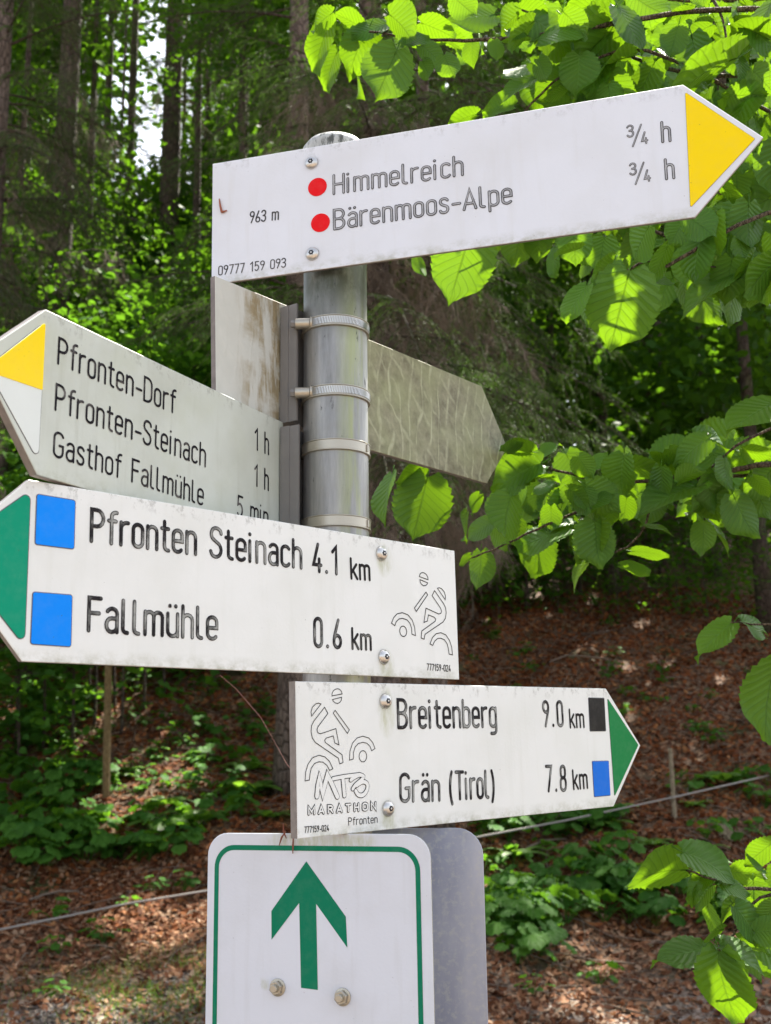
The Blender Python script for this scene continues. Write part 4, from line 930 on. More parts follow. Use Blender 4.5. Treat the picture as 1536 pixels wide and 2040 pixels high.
def gpt(px, py):   # where the line of sight through a point of the picture meets the ground
    r = ray(px, py); t = 3.0
    while t < 60:
        P = EYEV+r*t
        if P.z <= h1(P.x, P.y): return P
        t += .05
    return EYEV+r*30
GPL = 'round-leaved plants at the foot of the left slope'; GPR = 'round-leaved plants along the foot of the right slope'
for (x0, x1, y0, y1, n, s0, s1) in ((-40, 200, 1560, 1740, 26, .8, 1.2), (0, 150, 1400, 1560, 14, .8, 1.1), (150, 400, 1650, 1720, 14, .7, 1.0), (380, 560, 1420, 1640, 16, .5, .8)):
    for k in range(n):
        p = gpt(random.uniform(x0, x1), random.uniform(y0, y1)); plant(p.x, p.y, random.uniform(s0, s1), 'round-leaved green plant at the foot of the left slope', GPL)
for (x0, x1, y0, y1, n, s0, s1) in ((950, 1330, 1780, 1870, 34, .7, 1.0), (960, 1250, 1640, 1760, 22, .55, .9), (1250, 1560, 1780, 1860, 16, .6, .9), (1300, 1536, 1560, 1720, 8, .5, .8), (960, 1080, 1850, 1930, 8, .7, 1.0)):
    for k in range(n):
        p = gpt(random.uniform(x0, x1), random.uniform(y0, y1)); plant(p.x, p.y, random.uniform(s0, s1), 'round-leaved green plant along the foot of the right slope', GPR)
GPS = 'small plants scattered in the leaf litter'
for (x0, x1, y0, y1, n) in ((0, 560, 1330, 1600, 80), (920, 1536, 1180, 1500, 46), (60, 400, 1760, 2000, 7), (990, 1400, 1900, 2030, 4)):
    for k in range(n):
        p = gpt(random.uniform(x0, x1), random.uniform(y0, y1)); plant(p.x, p.y, random.uniform(.45, .9), 'small green plant scattered in the brown leaf litter', GPS, ROSB)
def fern_me(seed):
    r = random.Random(seed); mb = MB()
    for f in range(9):
        a = f*.698+r.uniform(-.2, .2); L = r.uniform(.4, .6); el = r.uniform(.7, 1.1)
        def P(t): return Vector((math.cos(a)*L*t*math.cos(el*.6), math.sin(a)*L*t*math.cos(el*.6), L*(math.sin(el)*t-.62*t*t)))
        sd = Vector((-math.sin(a), math.cos(a), 0))
        for k in range(26):
            t = .12+.88*k/26; p = P(t); q = P(min(1, t+.02)); d = (q-p).normalized(); w_ = .14*L/.5*math.sin(math.pi*min(1, t*.85+.12))
            for s in (-1, 1):
                e = p+sd*s*w_+d*w_*.35+Vector((0, 0, -.02)); m = d*.009
                mb.add([p-m, p+m, p.lerp(e, .5)+m*1.3, e, p.lerp(e, .5)-m*1.3], [(0, 1, 2, 3, 4)])
        mb.tube([P(t) for t in np.linspace(0, 1, 6)], [.003]*5+[.001], 3, False)
    return mb.me('frond', M_fern)
FERN = [fern_me(s) for s in (1, 2)]
for px, py, s, lb in ((175, 1395, .8, 'bright fern beside the wooden stake on the left'), (330, 1655, 1.0, 'green fern to the left of the bottom sign'), (400, 1640, .9, 'fern touching the upper left corner of the bottom sign'), (250, 1690, .8, 'low fern among round-leaved plants at left'), (500, 1580, .9, 'fern left of the cyclist sign'), (1000, 1640, .7, 'fern just right of the back plate'), (1440, 1560, .8, 'fern near the right edge under the rope'), (1130, 1650, .7, 'fern below the green tip of the lowest arrow sign')):
    p = gpt(px, py); t = empty('fern', p, lb, 'fern', None, (0, 0, px)); o = obj('frond', random.choice(FERN), t); o.scale = (s,)*3
for k in range(18):
    px, py = (random.uniform(90, 570), random.uniform(1340, 1640)) if k % 2 else (random.uniform(950, 1500), random.uniform(1560, 1760))
    p = gpt(px, py); t = empty('fern', p, 'small fern among the low plants on the '+('left' if k % 2 else 'right')+' slope', 'fern', 'small ferns on the '+('left' if k % 2 else 'right')+' slope', (0, 0, px)); o = obj('frond', random.choice(FERN), t); o.scale = (random.uniform(.4, .75),)*3
# leaf litter, gravel and grass: nobody could count them
def litter(name, n, x0, x1, y0, y1, size, mat, seed, dens=None):
    r = np.random.default_rng(seed); x = x0+(x1-x0)*r.random(n); y = y0+(y1-y0)*r.random(n)
    if dens is not None: k = dens(x, y, r); x, y = x[k], y[k]
    # keep only what lies inside the picture's cone, with a margin
    k = np.abs(x) < .42*y+1.2; x, y = x[k], y[k]; m = len(x); z = H(x, y)+.006+.02*r.random(m)
    e = .1; nx_ = -(H(x+e, y)-H(x-e, y))/(2*e); ny_ = -(H(x, y+e)-H(x, y-e))/(2*e); nn = np.stack([nx_, ny_, np.ones(m)], 1)+r.normal(size=(m, 3))*.42; nn /= np.linalg.norm(nn, axis=1)[:, None]
    a = r.normal(size=(m, 3)); d = np.cross(nn, a); d /= np.linalg.norm(d, axis=1)[:, None]; sd = np.cross(nn, d); s = size*(.55+.9*r.random(m)); cu = r.uniform(.0, .5, m)[:, None]
    c = np.stack([x, y, z], 1)
    T = [(-1, 0, 1), (-.35, .55, .1), (.45, .5, .1), (1, 0, .8), (.4, -.52, .1), (-.4, -.5, .1)]
    V = np.concatenate([(c+s[:, None]*(d*p+sd*q+nn*u*cu))[:, None] for p, q, u in T], 1).reshape(-1, 3); k = np.arange(m)[:, None]*6
    tri = np.concatenate([k+np.array([a]) for a in ([0, 4, 5], [0, 1, 4], [1, 2, 4], [2, 3, 4])], 0)
    rnd = r.random(m).repeat(6); uv = np.stack([rnd, r.random(m).repeat(6)], 1)
    return mesh(name, V, tri, mat, uv=uv)
def m_litter(name, stops):
    m = Mat(name); uv = m.n('UVMap'); s = m.n('SeparateXYZ'); m.set(s.inputs[0], uv.outputs[0]); c = m.coord()
    col = m.ramp(s.outputs[0], stops); col = m.mix(m.math('MULTIPLY', m.noise(c, 90, 4), .5), col, (.04, .02, .01))
    b = m.n('BsdfPrincipled'); m.set(b.inputs['Base Color'], col); b.inputs['Roughness'].default_value = .75; b.inputs['Specular IOR Level'].default_value = .12
    t = m.n('BsdfTranslucent'); m.set(t.inputs[0], col); mx = m.n('MixShader'); mx.inputs[0].default_value = .2; m.t.links.new(b.outputs[0], mx.inputs[1]); m.t.links.new(t.outputs[0], mx.inputs[2])
    return m.done(mx.outputs[0])
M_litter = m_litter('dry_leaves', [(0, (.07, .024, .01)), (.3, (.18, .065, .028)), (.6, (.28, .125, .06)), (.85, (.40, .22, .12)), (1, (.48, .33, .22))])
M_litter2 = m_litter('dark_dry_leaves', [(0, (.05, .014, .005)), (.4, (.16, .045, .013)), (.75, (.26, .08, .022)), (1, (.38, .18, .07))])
M_stone = m_litter('gravel_stone', [(0, (.12, .1, .085)), (.5, (.26, .22, .19)), (1, (.48, .45, .4))])
def road(x, y, r): return (.5+.5*np.sin(x*1.3+1)*np.sin(y*1.1))*.9+.25 > r.random(len(x))
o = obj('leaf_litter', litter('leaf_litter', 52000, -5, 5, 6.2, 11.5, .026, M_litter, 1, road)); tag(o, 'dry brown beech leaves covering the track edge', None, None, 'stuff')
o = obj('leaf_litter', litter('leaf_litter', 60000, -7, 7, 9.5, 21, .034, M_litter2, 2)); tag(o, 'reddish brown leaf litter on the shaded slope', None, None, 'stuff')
def twiglets(n, seed):
    r = np.random.default_rng(seed); x = -6+12*r.random(n); y = 7.2+12*r.random(n); k = np.abs(x) < .42*y+1; x, y = x[k], y[k]; m = len(x); a = r.random(m)*6.28; L = .05+.28*r.random(m)**2; w_ = .002+.004*r.random(m)
    dx, dy = np.cos(a), np.sin(a); P = []
    for s in (-1, 0, 1):
        cx, cy = x+dx*L*s+(s == 0)*dy*L*.12, y+dy*L*s-(s == 0)*dx*L*.12; cz = H(cx, cy)+.025+(s == 0)*.015+.01*r.random(m)
        for q in range(3): P.append(np.stack([cx-dy*w_*np.cos(q*2.1), cy+dx*w_*np.cos(q*2.1), cz+w_*np.sin(q*2.1)], 1))
    V = np.stack(P, 1).reshape(-1, 3); k = np.arange(m)[:, None]*9
    Fq_ = np.concatenate([k+np.array([[s*3+q, s*3+(q+1) % 3, s*3+3+(q+1) % 3, s*3+3+q]]) for s in (0, 1) for q in range(3)], 0)
    return mesh('fallen_twigs', V, Fq_, M_twig)
o = obj('fallen_twigs', twiglets(1500, 9)); tag(o, 'small fallen twigs strewn over the leaf litter', None, None, 'stuff')
def gravel(n, seed):
    r = np.random.default_rng(seed); x = -4.5+9*r.random(n); y = 6.3+3.0*r.random(n); k = (np.sin(x*.9+2)+np.sin(y*1.3+x*.4) > -.3) & (np.abs(x) < .42*y+1); x, y = x[k], y[k]; m = len(x)
    s = .006+.012*r.random(m)**2; c = np.stack([x, y, H(x, y)+s*.3], 1); O = np.array([(1, 0, 0), (0, 1, 0), (-1, 0, 0), (0, -1, 0), (0, 0, .8), (0, 0, -.8)])
    V = (c[:, None]+s[:, None, None]*(O[None]+r.normal(size=(m, 6, 3))*.28)).reshape(-1, 3); k = np.arange(m)[:, None]*6
    tri = np.concatenate([k+np.array([a]) for a in ([0, 1, 4], [1, 2, 4], [2, 3, 4], [3, 0, 4], [1, 0, 5], [2, 1, 5], [3, 2, 5], [0, 3, 5])], 0)
    return mesh('gravel', V, tri, M_stone, uv=np.stack([r.random(m).repeat(6)]*2, 1))
o = obj('gravel', gravel(26000, 4)); tag(o, 'grey gravel of the forest track', None, None, 'stuff')
def grass(n, seed):
    r = np.random.default_rng(seed); V = []; x = r.normal(size=n)*.55+gpt(330, 1975).x; y = r.normal(size=n)*.45+gpt(330, 1975).y
    k = np.sin(x*5)*np.sin(y*6+1) > -.5; x, y = x[k], y[k]; m = len(x); h = .03+.07*r.random(m); a = r.random(m)*6.28; c = np.stack([x, y, H(x, y)], 1); sd = np.stack([np.cos(a), np.sin(a), 0*a], 1)*.0022
    tip = c+np.stack([r.normal(size=m)*.03, r.normal(size=m)*.03, h], 1); V = np.stack([c-sd, c+sd, tip], 1).reshape(-1, 3)
    return mesh('grass', V, np.arange(m*3).reshape(-1, 3), M_grass)
o = obj('grass', grass(3600, 5)); tag(o, 'short thin grass patch growing in the gravel', None, None, 'stuff')

# ---- rope fence, stakes and stump
M_rope = flat('weathered_rope', (.30, .27, .24), .7, .3); M_stake2 = m_bark('dark_stake_wood', (.20, .13, .05), (.36, .26, .12), 30); M_stake = m_bark('stake_wood', (.32, .25, .15), (.55, .46, .32), 30)
rp = [at_y(px, py, y) for px, py, y in ((-260, 1897, 9.0), (0, 1852, 9.3), (120, 1828, 9.5), (250, 1801, 9.8), (410, 1775, 10.1), (680, 1724, 10.6), (950, 1668, 11.0), (1130, 1634, 11.4), (1343, 1588, 11.9), (1440, 1566, 12.3), (1536, 1544, 12.8), (1760, 1500, 13.6))]
mb = MB(); mb.tube(rp, .0085, 7); o = obj('rope', mb.me('rope', M_rope)); tag(o, 'long pale rope stretched along the foot of the slope', 'rope')
def stake(px, pt, pb, y, wpx, label, name='wooden_stake', cat='stake', lean=0):
    a, b = at_y(px+lean, pt, y), at_y(px, pb, y); hw = wpx/2/F*y; mb = MB()
    b = Vector((b.x, b.y, min(b.z, h1(b.x, b.y))-.15)); mb.tube([b, b.lerp(a, .5), a], [hw*1.05, hw, hw*.95], 8); o = obj(name, mb.me(name, M_stake2 if 'yellowish' in label else M_stake)); tag(o, label, cat); return o
stake(1345, 1490, 1640, 11.95, 9, 'thin pale wooden stake holding the rope on the right', lean=-10)
stake(216, 1318, 1478, 12.6, 15, 'yellowish wooden stake standing in the ferns on the left')
stake(1444, 1642, 1700, 11.6, 29, 'short weathered post stub right of the thin stake', 'post_stub', 'post')
# fallen sticks
for px, py, ln, a, lb in ((1100, 1690, .7, .5, 'thin fallen stick in the plants right of the back plate'), (560, 1400, .9, 2.2, 'thin fallen stick in the litter left of the cyclist sign'), (1180, 1320, 1.3, .2, 'dark fallen branch lying on the right litter slope'), (130, 1790, .6, .1, 'fallen stick by the rope on the left')):
    p = gpt(px, py); mb = MB(); q = []; 
    for t in np.linspace(0, 1, 6):
        x, y = p.x+math.cos(a)*ln*(t-.5), p.y+math.sin(a)*ln*(t-.5); q.append((x, y, h1(x, y)+.03+.05*math.sin(t*5)))
    mb.tube(q, [.012, .011, .01, .008, .006, .003], 6); o = obj('fallen_stick', mb.me('fallen_stick', M_twig)); tag(o, lb, 'stick')

# ================================================================== HAZEL
def hazel_leaf(seed):
    """broad heart-shaped, doubly toothed, pleated leaf; stalk at the origin, tip at +x = 1, upper face +z"""
    r = random.Random(seed); nv, nu = 48, 7; V = []; UV = []; cup = r.uniform(-.3, .8); bend = r.uniform(-.05, .45); wob = r.uniform(-.3, .3); asym = r.uniform(-.06, .06); wid = r.uniform(.41, .47)
    for i in range(nv+1):
        v = i/nv
        # outline half width
        wv = wid*(math.sin(math.pi*min(1, v**.78))**.62) if v < 1 else 0
        if v > .74: wv *= (1-(v-.74)/.26)**.9*.95+.05*(1-(v-.74)/.26)
        tooth = .16*(1-((v*12) % 1)) + .05*(1-((v*24) % 1))
        for j in range(-nu, nu+1):
            u = j/nu; e = abs(u)**6
            y = u*wv*(1+asym*(1 if u > 0 else -1)); x = v - (.10*(u*u)*(1-v)**3*1.8) + e*.0
            x += .02*abs(u); y *= 1+e*(tooth-.08)*(1-.5*v); x += e*.02*(((v*12) % 1)-.5)
            if v < .02: y = u*wid*.16; x = -.06*abs(u)
            ph = 9*(v-abs(u)*.30); pleat = .011*(abs((ph % 1)-.5)*2-.5)*min(1, abs(u)*4)*(1-v*.5)
            z = pleat+cup*.42*abs(u)**1.4*wv*1.0 - bend*v*v*.8 + wob*u*v*.6 + .03*math.sin(8*v+3*u+seed)*u*u
            V.append((x, y, z)); UV.append((u, v))
    Fq = []; n = 2*nu+1
    for i in range(nv):
        for j in range(n-1): a = i*n+j; Fq.append((a, a+n, a+n+1, a+1))
    me = mesh('hazel_leaf', V, np.array(Fq), M_hazel, True, UV); return me
def petiole():
    mb = MB(); mb.tube([(-.22, 0, .05), (-.1, 0, .015), (0, 0, -.004), (.1, 0, -.008)], [.011, .010, .010, .006], 5); return mb
HL = []
for s in range(9):
    me = hazel_leaf(s+1); pm = petiole(); base = len(me.vertices)
    V = [tuple(v.co) for v in me.vertices]+pm.v; Fc = [tuple(p.vertices) for p in me.polygons]; np_ = len(Fc); Fc += [tuple(i+base for i in f) for f in pm.f]
    UVv = np.zeros((len(V), 2)); 
    for p in me.polygons:
        for li in p.loop_indices: UVv[me.loops[li].vertex_index] = me.uv_layers[0].data[li].uv
    UVv[base:] = (.5, .28)
    HL.append(mesh('leaf', V, Fc, M_hazel, True, UVv)); bpy.data.meshes.remove(me)
def leaf(root, base, tip, wr, k=None, flip=None, dz=None):
    """leaf from base to tip (world points); wr = how broad it looks against its length (1 = seen flat on)"""
    d = (tip-base); L = d.length; view = ((base+tip)/2-EYEV).normalized()
    if dz is None: dz = random.uniform(-.35, .35)
    X_ = (d.normalized()+view*dz).normalized(); L = L*math.sqrt(1+dz*dz*.8)
    f = -view-(-view).dot(X_)*X_; f.normalize(); side = f.cross(X_)
    a = math.acos(max(.05, min(1, wr/1.0)))*(1 if random.random() < .5 else -1)
    Z = f*math.cos(a)+side*math.sin(a)
    if Z.z < 0 and (flip is None or flip): Z = -Z        # upper face to the sky
    Y = Z.cross(X_); M = Matrix(((X_.x, Y.x, Z.x, base.x), (X_.y, Y.y, Z.y, base.y), (X_.z, Y.z, Z.z, base.z), (0, 0, 0, 1)))
    o = obj('leaf', HL[k if k is not None else random.randrange(len(HL))], root); o.matrix_world = M @ Matrix.Diagonal((L, L*random.uniform(.95, 1.1), L, 1)); return o
def twig(root, pts, r0, r1):
    P = [at(px, py, d) for px, py, d in pts]; P2 = []
    for i in range(len(P)-1):
        p0, p1, p2, p3 = P[max(i-1, 0)], P[i], P[i+1], P[min(i+2, len(P)-1)]
        for j in range(4):
            t = j/4; P2.append(.5*((2*p1)+(-p0+p2)*t+(2*p0-5*p1+4*p2-p3)*t*t+(-p0+3*p1-3*p2+p3)*t**3)+Vector((0, 0, .0015*((i*4+j) % 2))))
    P2.append(P[-1]); mb = MB(); mb.tube(P2, [r0+(r1-r0)*k/(len(P2)-1) for k in range(len(P2))], 6); return obj('twig', mb.me('twig', M_hzbark, True), root)
def hazel(label, depth, twigs, leaves, fill=()):
    root = empty('hazel_branch', at(1700, 900, depth), label, 'branch', 'hazel branches reaching in from the right'); inv = root.matrix_basis.inverted()
    root.location = (0, 0, 0)
    for pts, r0, r1 in twigs: twig(root, [(x, y, depth+dd) for x, y, dd in pts], r0, r1)
    for L in leaves:
        bx, by, tx, ty, wr = L[:5]; dd = L[5] if len(L) > 5 else random.uniform(-.06, .1)
        leaf(root, at(bx, by, depth+dd), at(tx, ty, depth+dd), wr)
    for (x0, y0, x1, y1, n, s0, s1) in fill:
        for k in range(n):
            bx, by = random.uniform(x0, x1), random.uniform(y0, y1); s = random.uniform(s0, s1); a = math.radians(random.choice([random.uniform(200, 340), random.uniform(230, 310), random.uniform(150, 390)])); dd = random.uniform(-.05, .5)
            leaf(root, at(bx, by, depth+dd), at(bx+s*math.cos(a), by-s*math.sin(a), depth+dd), random.choice([.3, .5, .7, .9, 1.0]))
    return root
hazel('leafy hazel branch spreading above the top sign', 1.75,
 [([(1720, 30, .1), (1420, 20, .05), (1180, 55, 0), (1000, 78, 0), (860, 80, 0), (735, 63, 0)], .005, .0016), ([(1720, 150, .1), (1400, 150, .1), (1230, 105, .1), (1120, 60, .05), (1040, 20, 0)], .004, .0015),
  ([(1560, 240, .1), (1380, 140, 0), (1260, 100, 0), (1130, 145, 0), (1045, 222, 0)], .0035, .0014), ([(1700, 380, 0), (1560, 355, 0), (1440, 305, .02)], .0035, .0015), ([(1410, -20, .1), (1440, 40, .05), (1450, 110, 0)], .003, .0013)],
 [(662, 26, 612, 58, .85), (662, 39, 613, 127, .45), (724, 60, 672, 14, .6), (771, 49, 698, 66, .35), (672, 103, 638, 170, .5), (735, 55, 683, 138, .85, .02), (790, 100, 745, 207, 1.0, -.08), (717, 127, 694, 197, .35), (776, 29, 840, 76, .8), (838, 45, 908, 70, .7),
  (984, 29, 888, 42, .6), (840, 90, 882, 127, .8), (842, 122, 862, 162, .9), (885, 110, 904, 160, .95), (942, 82, 935, 133, .8), (985, 80, 990, 122, .9), (905, -5, 952, 36, 1), (1037, 24, 982, 64, .9), (1062, 44, 1002, 90, .45), (1038, 18, 1100, 38, .8), (1064, 158, 992, 187, .35),
  (1072, 118, 1096, 165, .9), (1022, 210, 960, 212, .6), (948, 228, 875, 245, .5), (800, 85, 850, 60, .5), (880, 75, 940, 95, .4), (1195, 3, 1118, 34, .9), (1210, 28, 1102, 107, .42), (1228, 46, 1142, 138, .8), (1063, 18, 1006, 86, .6), (1352, 48, 1334, 115, 1.1), (1265, -5, 1332, 46, .8),
  (1302, 106, 1238, 88, .5), (1455, 50, 1540, 74, .8), (1466, 116, 1308, 168, .4), (1450, 95, 1479, 156, .6), (1058, 125, 1108, 152, .8), (1500, 140, 1545, 190, .9), (1440, 195, 1500, 215, .7), (1250, 180, 1180, 200, .4), (1130, 175, 1080, 200, .5)],
 [(1040, 0, 1540, 180, 100, 50, 110), (1380, 170, 1600, 420, 56, 50, 105), (1130, 110, 1400, 190, 26, 45, 90), (700, 60, 1040, 90, 10, 40, 60)])
hazel('hazel branch with large leaf hanging below the top sign tip', 1.62,
 [([(1720, 430, .1), (1560, 420, .05), (1440, 465, 0), (1330, 530, 0), (1290, 520, 0), (1225, 555, 0)], .004, .0015), ([(1700, 540, .1), (1500, 530, .05), (1400, 535, 0)], .003, .0012), ([(1330, 470, .12), (1180, 440, .15), (940, 468, .2)], .003, .0012)],
 [(1142, 455, 1147, 531, 1.1), (1292, 452, 1248, 527, .8), (1253, 542, 1216, 694, .95, -.06), (1222, 518, 1168, 556, .4), (1168, 570, 1118, 636, .5), (1188, 558, 1184, 650, .45), (1288, 555, 1350, 550, .5), (1396, 476, 1369, 562, .8), (1466, 420, 1428, 525, .85), (1492, 405, 1480, 498, .8),
  (1462, 548, 1350, 603, .38), (1490, 544, 1470, 607, .8), (1538, 455, 1482, 518, .8), (940, 455, 897, 597, 1.25, .12), (832, 512, 840, 557, .7, .12), (1538, 805, 1438, 846, .6, .1), (1520, 560, 1490, 620, .7), (1330, 490, 1300, 560, .5)],
 [(1330, 420, 1600, 560, 44, 55, 105), (1100, 470, 1330, 520, 8, 50, 80)])
hazel('hazel branch with many drooping leaves right of the reversed board', 1.82,
 [([(1740, 915, .1), (1536, 925, 0), (1450, 940, 0), (1360, 950, 0), (1230, 962, 0), (1110, 938, 0), (1010, 905, 0)], .0055, .0014), ([(1620, 935, .1), (1480, 948, .02), (1370, 955, .03)], .004, .002), ([(1240, 962, 0), (1150, 1020, 0), (1070, 1055, 0), (985, 1095, 0), (915, 1120, 0)], .0028, .0012),
  ([(1300, 960, 0), (1288, 1040, 0), (1250, 1090, 0), (1180, 1115, 0)], .0024, .001), ([(1390, 950, 0), (1405, 1040, 0)], .002, .001), ([(1010, 905, .1), (930, 930, .12), (850, 945, .15), (775, 945, .15)], .0022, .001), ([(1700, 800, .1), (1500, 870, 0), (1410, 940, 0)], .0035, .0016)],
 [(851, 952, 822, 1077, 1.05, .05), (781, 948, 742, 1036, .3), (848, 930, 787, 962, .5), (955, 985, 932, 1022, .8), (1017, 990, 988, 1085, .85), (1076, 924, 974, 962, .75), (1020, 928, 1040, 993, 1.1), (930, 1022, 920, 1078, .4), (958, 1100, 960, 1175, .85), (936, 1105, 910, 1121, .5), (1126, 986, 1084, 1058, .6),
  (1082, 1066, 1050, 1148, .9), (1136, 1052, 1028, 1082, .4), (1186, 1040, 1186, 1132, .9), (1140, 952, 1156, 1020, 1.1), (1243, 908, 1227, 982, .8), (1255, 925, 1354, 950, .5), (1385, 970, 1261, 1000, .42), (1446, 977, 1355, 1006, .3), (1462, 988, 1491, 1075, .72), (1400, 1042, 1407, 1102, .9), (1403, 1038, 1470, 1092, .15),
  (1289, 1050, 1346, 1054, .25), (1258, 1098, 1330, 1098, .3), (1237, 1126, 1294, 1137, .35), (1175, 1112, 1125, 1170, .35), (1412, 874, 1338, 914, .7), (1388, 864, 1467, 886, .4), (1538, 935, 1478, 993, .8), (1010, 900, 1040, 875, .8), (1080, 905, 1110, 880, .7), (1060, 900, 1000, 880, .5), (1100, 960, 1060, 985, .5), (1180, 930, 1210, 900, .7), (1330, 925, 1290, 895, .6), (1350, 960, 1390, 925, .5),
  (1500, 950, 1540, 985, .7), (1480, 900, 1540, 905, .5)],
 [(1020, 890, 1500, 1000, 52, 45, 90), (960, 970, 1200, 1090, 16, 45, 80), (1380, 860, 1560, 970, 20, 50, 95)])
hazel('single hazel twig tips near the middle of the right edge', 1.6,
 [([(1720, 1220, .1), (1560, 1245, 0), (1455, 1240, 0)], .0025, .001), ([(1700, 1300, .1), (1545, 1330, 0)], .0022, .001)],
 [(1457, 1243, 1377, 1299, .6), (1478, 1236, 1540, 1252, .4), (1545, 1322, 1498, 1462, .75), (1490, 1242, 1530, 1275, .5)])
hazel('hazel branch with broad leaves in the lower right corner', 1.5,
 [([(1740, 1750, .1), (1536, 1772, 0), (1450, 1762, 0), (1367, 1734, 0)], .0035, .0012), ([(1560, 1775, 0), (1500, 1800, 0), (1462, 1862, 0), (1431, 1897, 0)], .0024, .001)],
 [(1368, 1733, 1224, 1729, .62), (1362, 1698, 1472, 1736, .6), (1424, 1745, 1360, 1782, .5), (1540, 1678, 1482, 1723, .7), (1427, 1893, 1301, 1887, .55), (1431, 1898, 1441, 2031, .78, -.05), (1436, 1884, 1536, 1921, .5), (1545, 1800, 1512, 1842, .8), (1437, 1760, 1497, 1782, .5), (1464, 1806, 1520, 1868, .6), (1380, 1740, 1440, 1700, .5), (1480, 1790, 1420, 1830, .5), (1490, 1700, 1530, 1730, .6), (1440, 1850, 1390, 1870, .4), (1470, 1870, 1530, 1890, .5)],
 [(1380, 1730, 1560, 1900, 18, 60, 110)])
# a second, higher layer of the same hazel, mostly above the picture: it shades the branches below
hazel('upper hazel branch behind the others in the top right corner', 2.25,
 [([(1800, -60, .1), (1500, 0, 0), (1250, -10, 0), (1050, -60, 0)], .005, .0016), ([(1800, 120, .1), (1560, 150, 0), (1400, 230, 0)], .004, .0015)],
 [], [(1120, -60, 1700, 200, 60, 55, 90)])
hazel('hazel branch mostly hidden behind the top sign', 2.08,
 [([(1800, 420, .1), (1500, 400, 0), (1200, 330, 0), (960, 380, 0)], .004, .0014)],
 [], [(930, 250, 1400, 470, 85, 55, 85), (1380, 300, 1700, 520, 50, 55, 85)])  # leaf layer added out of sight to keep sun off the middle branches
# open lane in the canopy where the photograph shows the bright sky
for o in list(bpy.data.objects):
    if o.name.split('.')[0] in ('bough', 'crown', 'foliage', 'dead_branch') and o.parent and o.parent.location.y > 14:
        P = o.parent.location+o.location; 
        if o.name.startswith('bough'): P = P+Vector((math.cos(o.rotation_euler.z), math.sin(o.rotation_euler.z), -.2))*o.scale.x
        q = P-EYEV; d = q.dot(_f); px = 768+F*q.dot(RX)/d; py = 1020-F*q.dot(RU)/d; rad = {'b': 1.0, 'c': 2.3, 'f': .95, 'd': .6}[o.name[0]]*o.scale.x*F/d
        if py < 360 and abs(px-266) < 14+.5*rad: bpy.data.objects.remove(o)
# openings in the canopy through which the sun reaches the floor in flecks: leaves standing in these shafts are left out
bpy.context.view_layer.update()
shafts = []; rs = random.Random(11)
for x0, x1, y0, y1, n, ra, rb in ((120, 320, 1370, 1420, 9, .06, .16), (180, 320, 1430, 1520, 14, .1, .24), (220, 380, 1520, 1610, 16, .08, .22), (380, 520, 1570, 1610, 5, .05, .1), (0, 90, 1340, 1420, 6, .06, .16), (280, 420, 1800, 1870, 8, .06, .16), (20, 420, 1480, 1700, 18, .05, .12),
    (960, 1040, 1740, 1830, 6, .08, .18), (1000, 1400, 1180, 1500, 9, .05, .09), (60, 300, 1900, 2030, 4, .05, .1), (150, 420, 620, 800, 0, .1, .2), (1000, 1300, 1900, 2030, 4, .05, .12)):
    for _ in range(n): shafts.append((gpt(rs.uniform(x0, x1), rs.uniform(y0, y1))+Vector((0, 0, .15)), rs.uniform(ra, rb)*1.55))
for _ in range(34): shafts.append((at(rs.uniform(600, 1536), rs.uniform(0, 190), 1.8), rs.uniform(.15, .35)))
for px, py in ((850, 1000), (1010, 1040), (1240, 620), (1140, 500), (920, 540), (1240, 950), (1430, 960), (1436, 1960), (1300, 1735), (1520, 1400), (1440, 480), (1150, 1080)): shafts.append((at(px, py, 1.7), .12))
for _ in range(34): shafts.append((at_y(rs.uniform(730, 1260), rs.uniform(480, 900), rs.uniform(8.5, 11)), rs.uniform(.1, .28)))
for _ in range(40): shafts.append((at_y(rs.uniform(-20, 560), rs.uniform(0, 360), rs.uniform(18, 30)), rs.uniform(.25, .6)))
for _ in range(74): shafts.append((at_y(rs.uniform(-20, 430), rs.uniform(330, 640), rs.uniform(14.5, 19)), rs.uniform(.15, .4)))
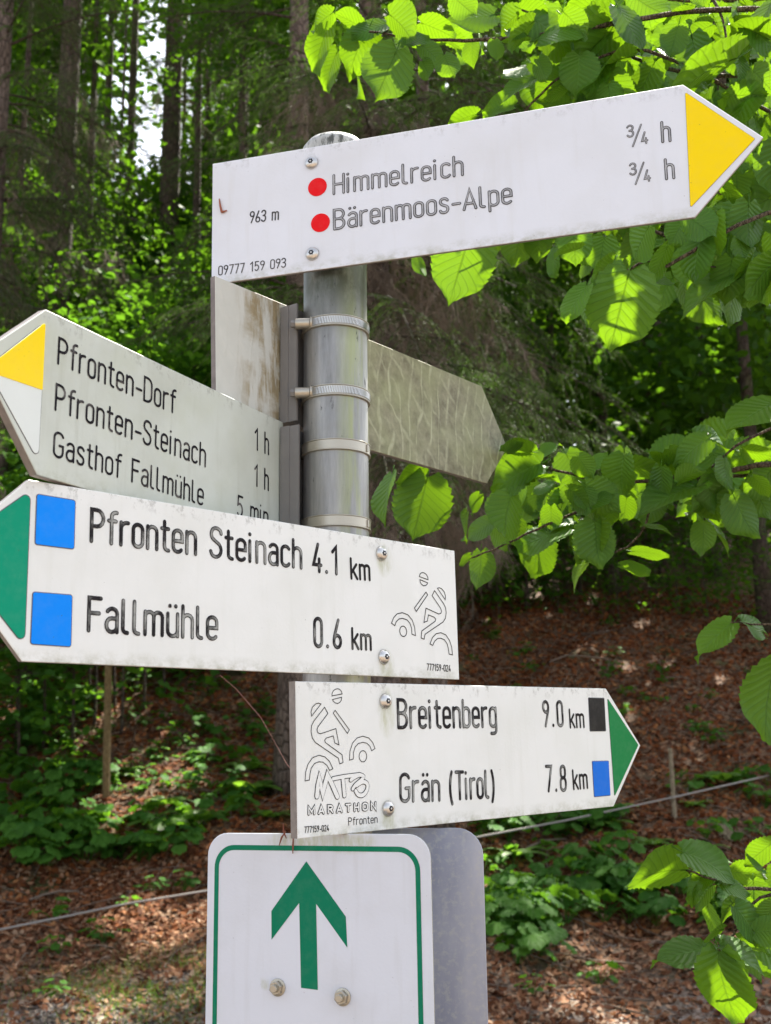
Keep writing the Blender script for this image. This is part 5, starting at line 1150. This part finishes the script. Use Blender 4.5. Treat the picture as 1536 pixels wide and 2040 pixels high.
for _ in range(16): shafts.append((at_y(rs.uniform(1000, 1536), rs.uniform(560, 1000), rs.uniform(16, 21)), rs.uniform(.12, .3)))
SN = np.array(SUN)
import bmesh
for o in list(bpy.data.objects):
    kind = o.name.split('.')[0]
    if kind not in ('bough', 'crown', 'foliage') or o.parent is None or o.parent.name.split('.')[0] == 'leafy_plant': continue
    M = np.array(o.matrix_world); c = M[:3, 3]; rad = max(o.dimensions)*.75; near = []
    for p, r in shafts:
        d = c-np.array(p); t = d@SN
        if t > -rad and np.linalg.norm(d-SN*t) < r+rad: near.append((np.array(p), r))
    if not near: continue
    me = o.data; nv = len(me.vertices); co = np.empty(nv*3, dtype=np.float32); me.vertices.foreach_get('co', co); W_ = co.reshape(-1, 3)@M[:3, :3].T+c
    hit = np.zeros(nv, dtype=bool)
    for p, r in near:
        d = W_-p; t = d@SN; hit |= (np.linalg.norm(d-np.outer(t, SN), axis=1) < r) & (t > .3)
    if not hit.any(): continue
    me = me.copy(); o.data = me; bm = bmesh.new(); bm.from_mesh(me); bm.verts.ensure_lookup_table()
    bmesh.ops.delete(bm, geom=[bm.verts[i] for i in np.nonzero(hit)[0]], context='VERTS'); bm.to_mesh(me); bm.free()
# the large hanging leaves stand in full sun: hazel leaves right above them are left out
dg = bpy.context.evaluated_depsgraph_get(); gone = set()
for px, py, dp in ((1235, 600, 1.56), (1215, 640, 1.56), (1250, 570, 1.56), (920, 560, 1.74), (900, 540, 1.74), (950, 540, 1.74), (840, 1010, 1.87), (840, 1040, 1.87), (1436, 1960, 1.45), (1440, 1990, 1.45), (1140, 490, 1.62), (1000, 1040, 1.82), (700, 100, 1.77), (765, 160, 1.67)):
    p0 = at(px, py, dp); g_ = p0+SUN*.05
    for _ in range(25):
        ok, loc, nn_, ix, ob, _m = sc.ray_cast(dg, g_, SUN)
        if not ok or (loc-p0).length > 3: break
        if ob.name.split('.')[0] == 'leaf' and (loc-p0).length > .07: gone.add(ob.name)
        g_ = loc+SUN*.01
for n_ in gone: bpy.data.objects.remove(bpy.data.objects[n_])
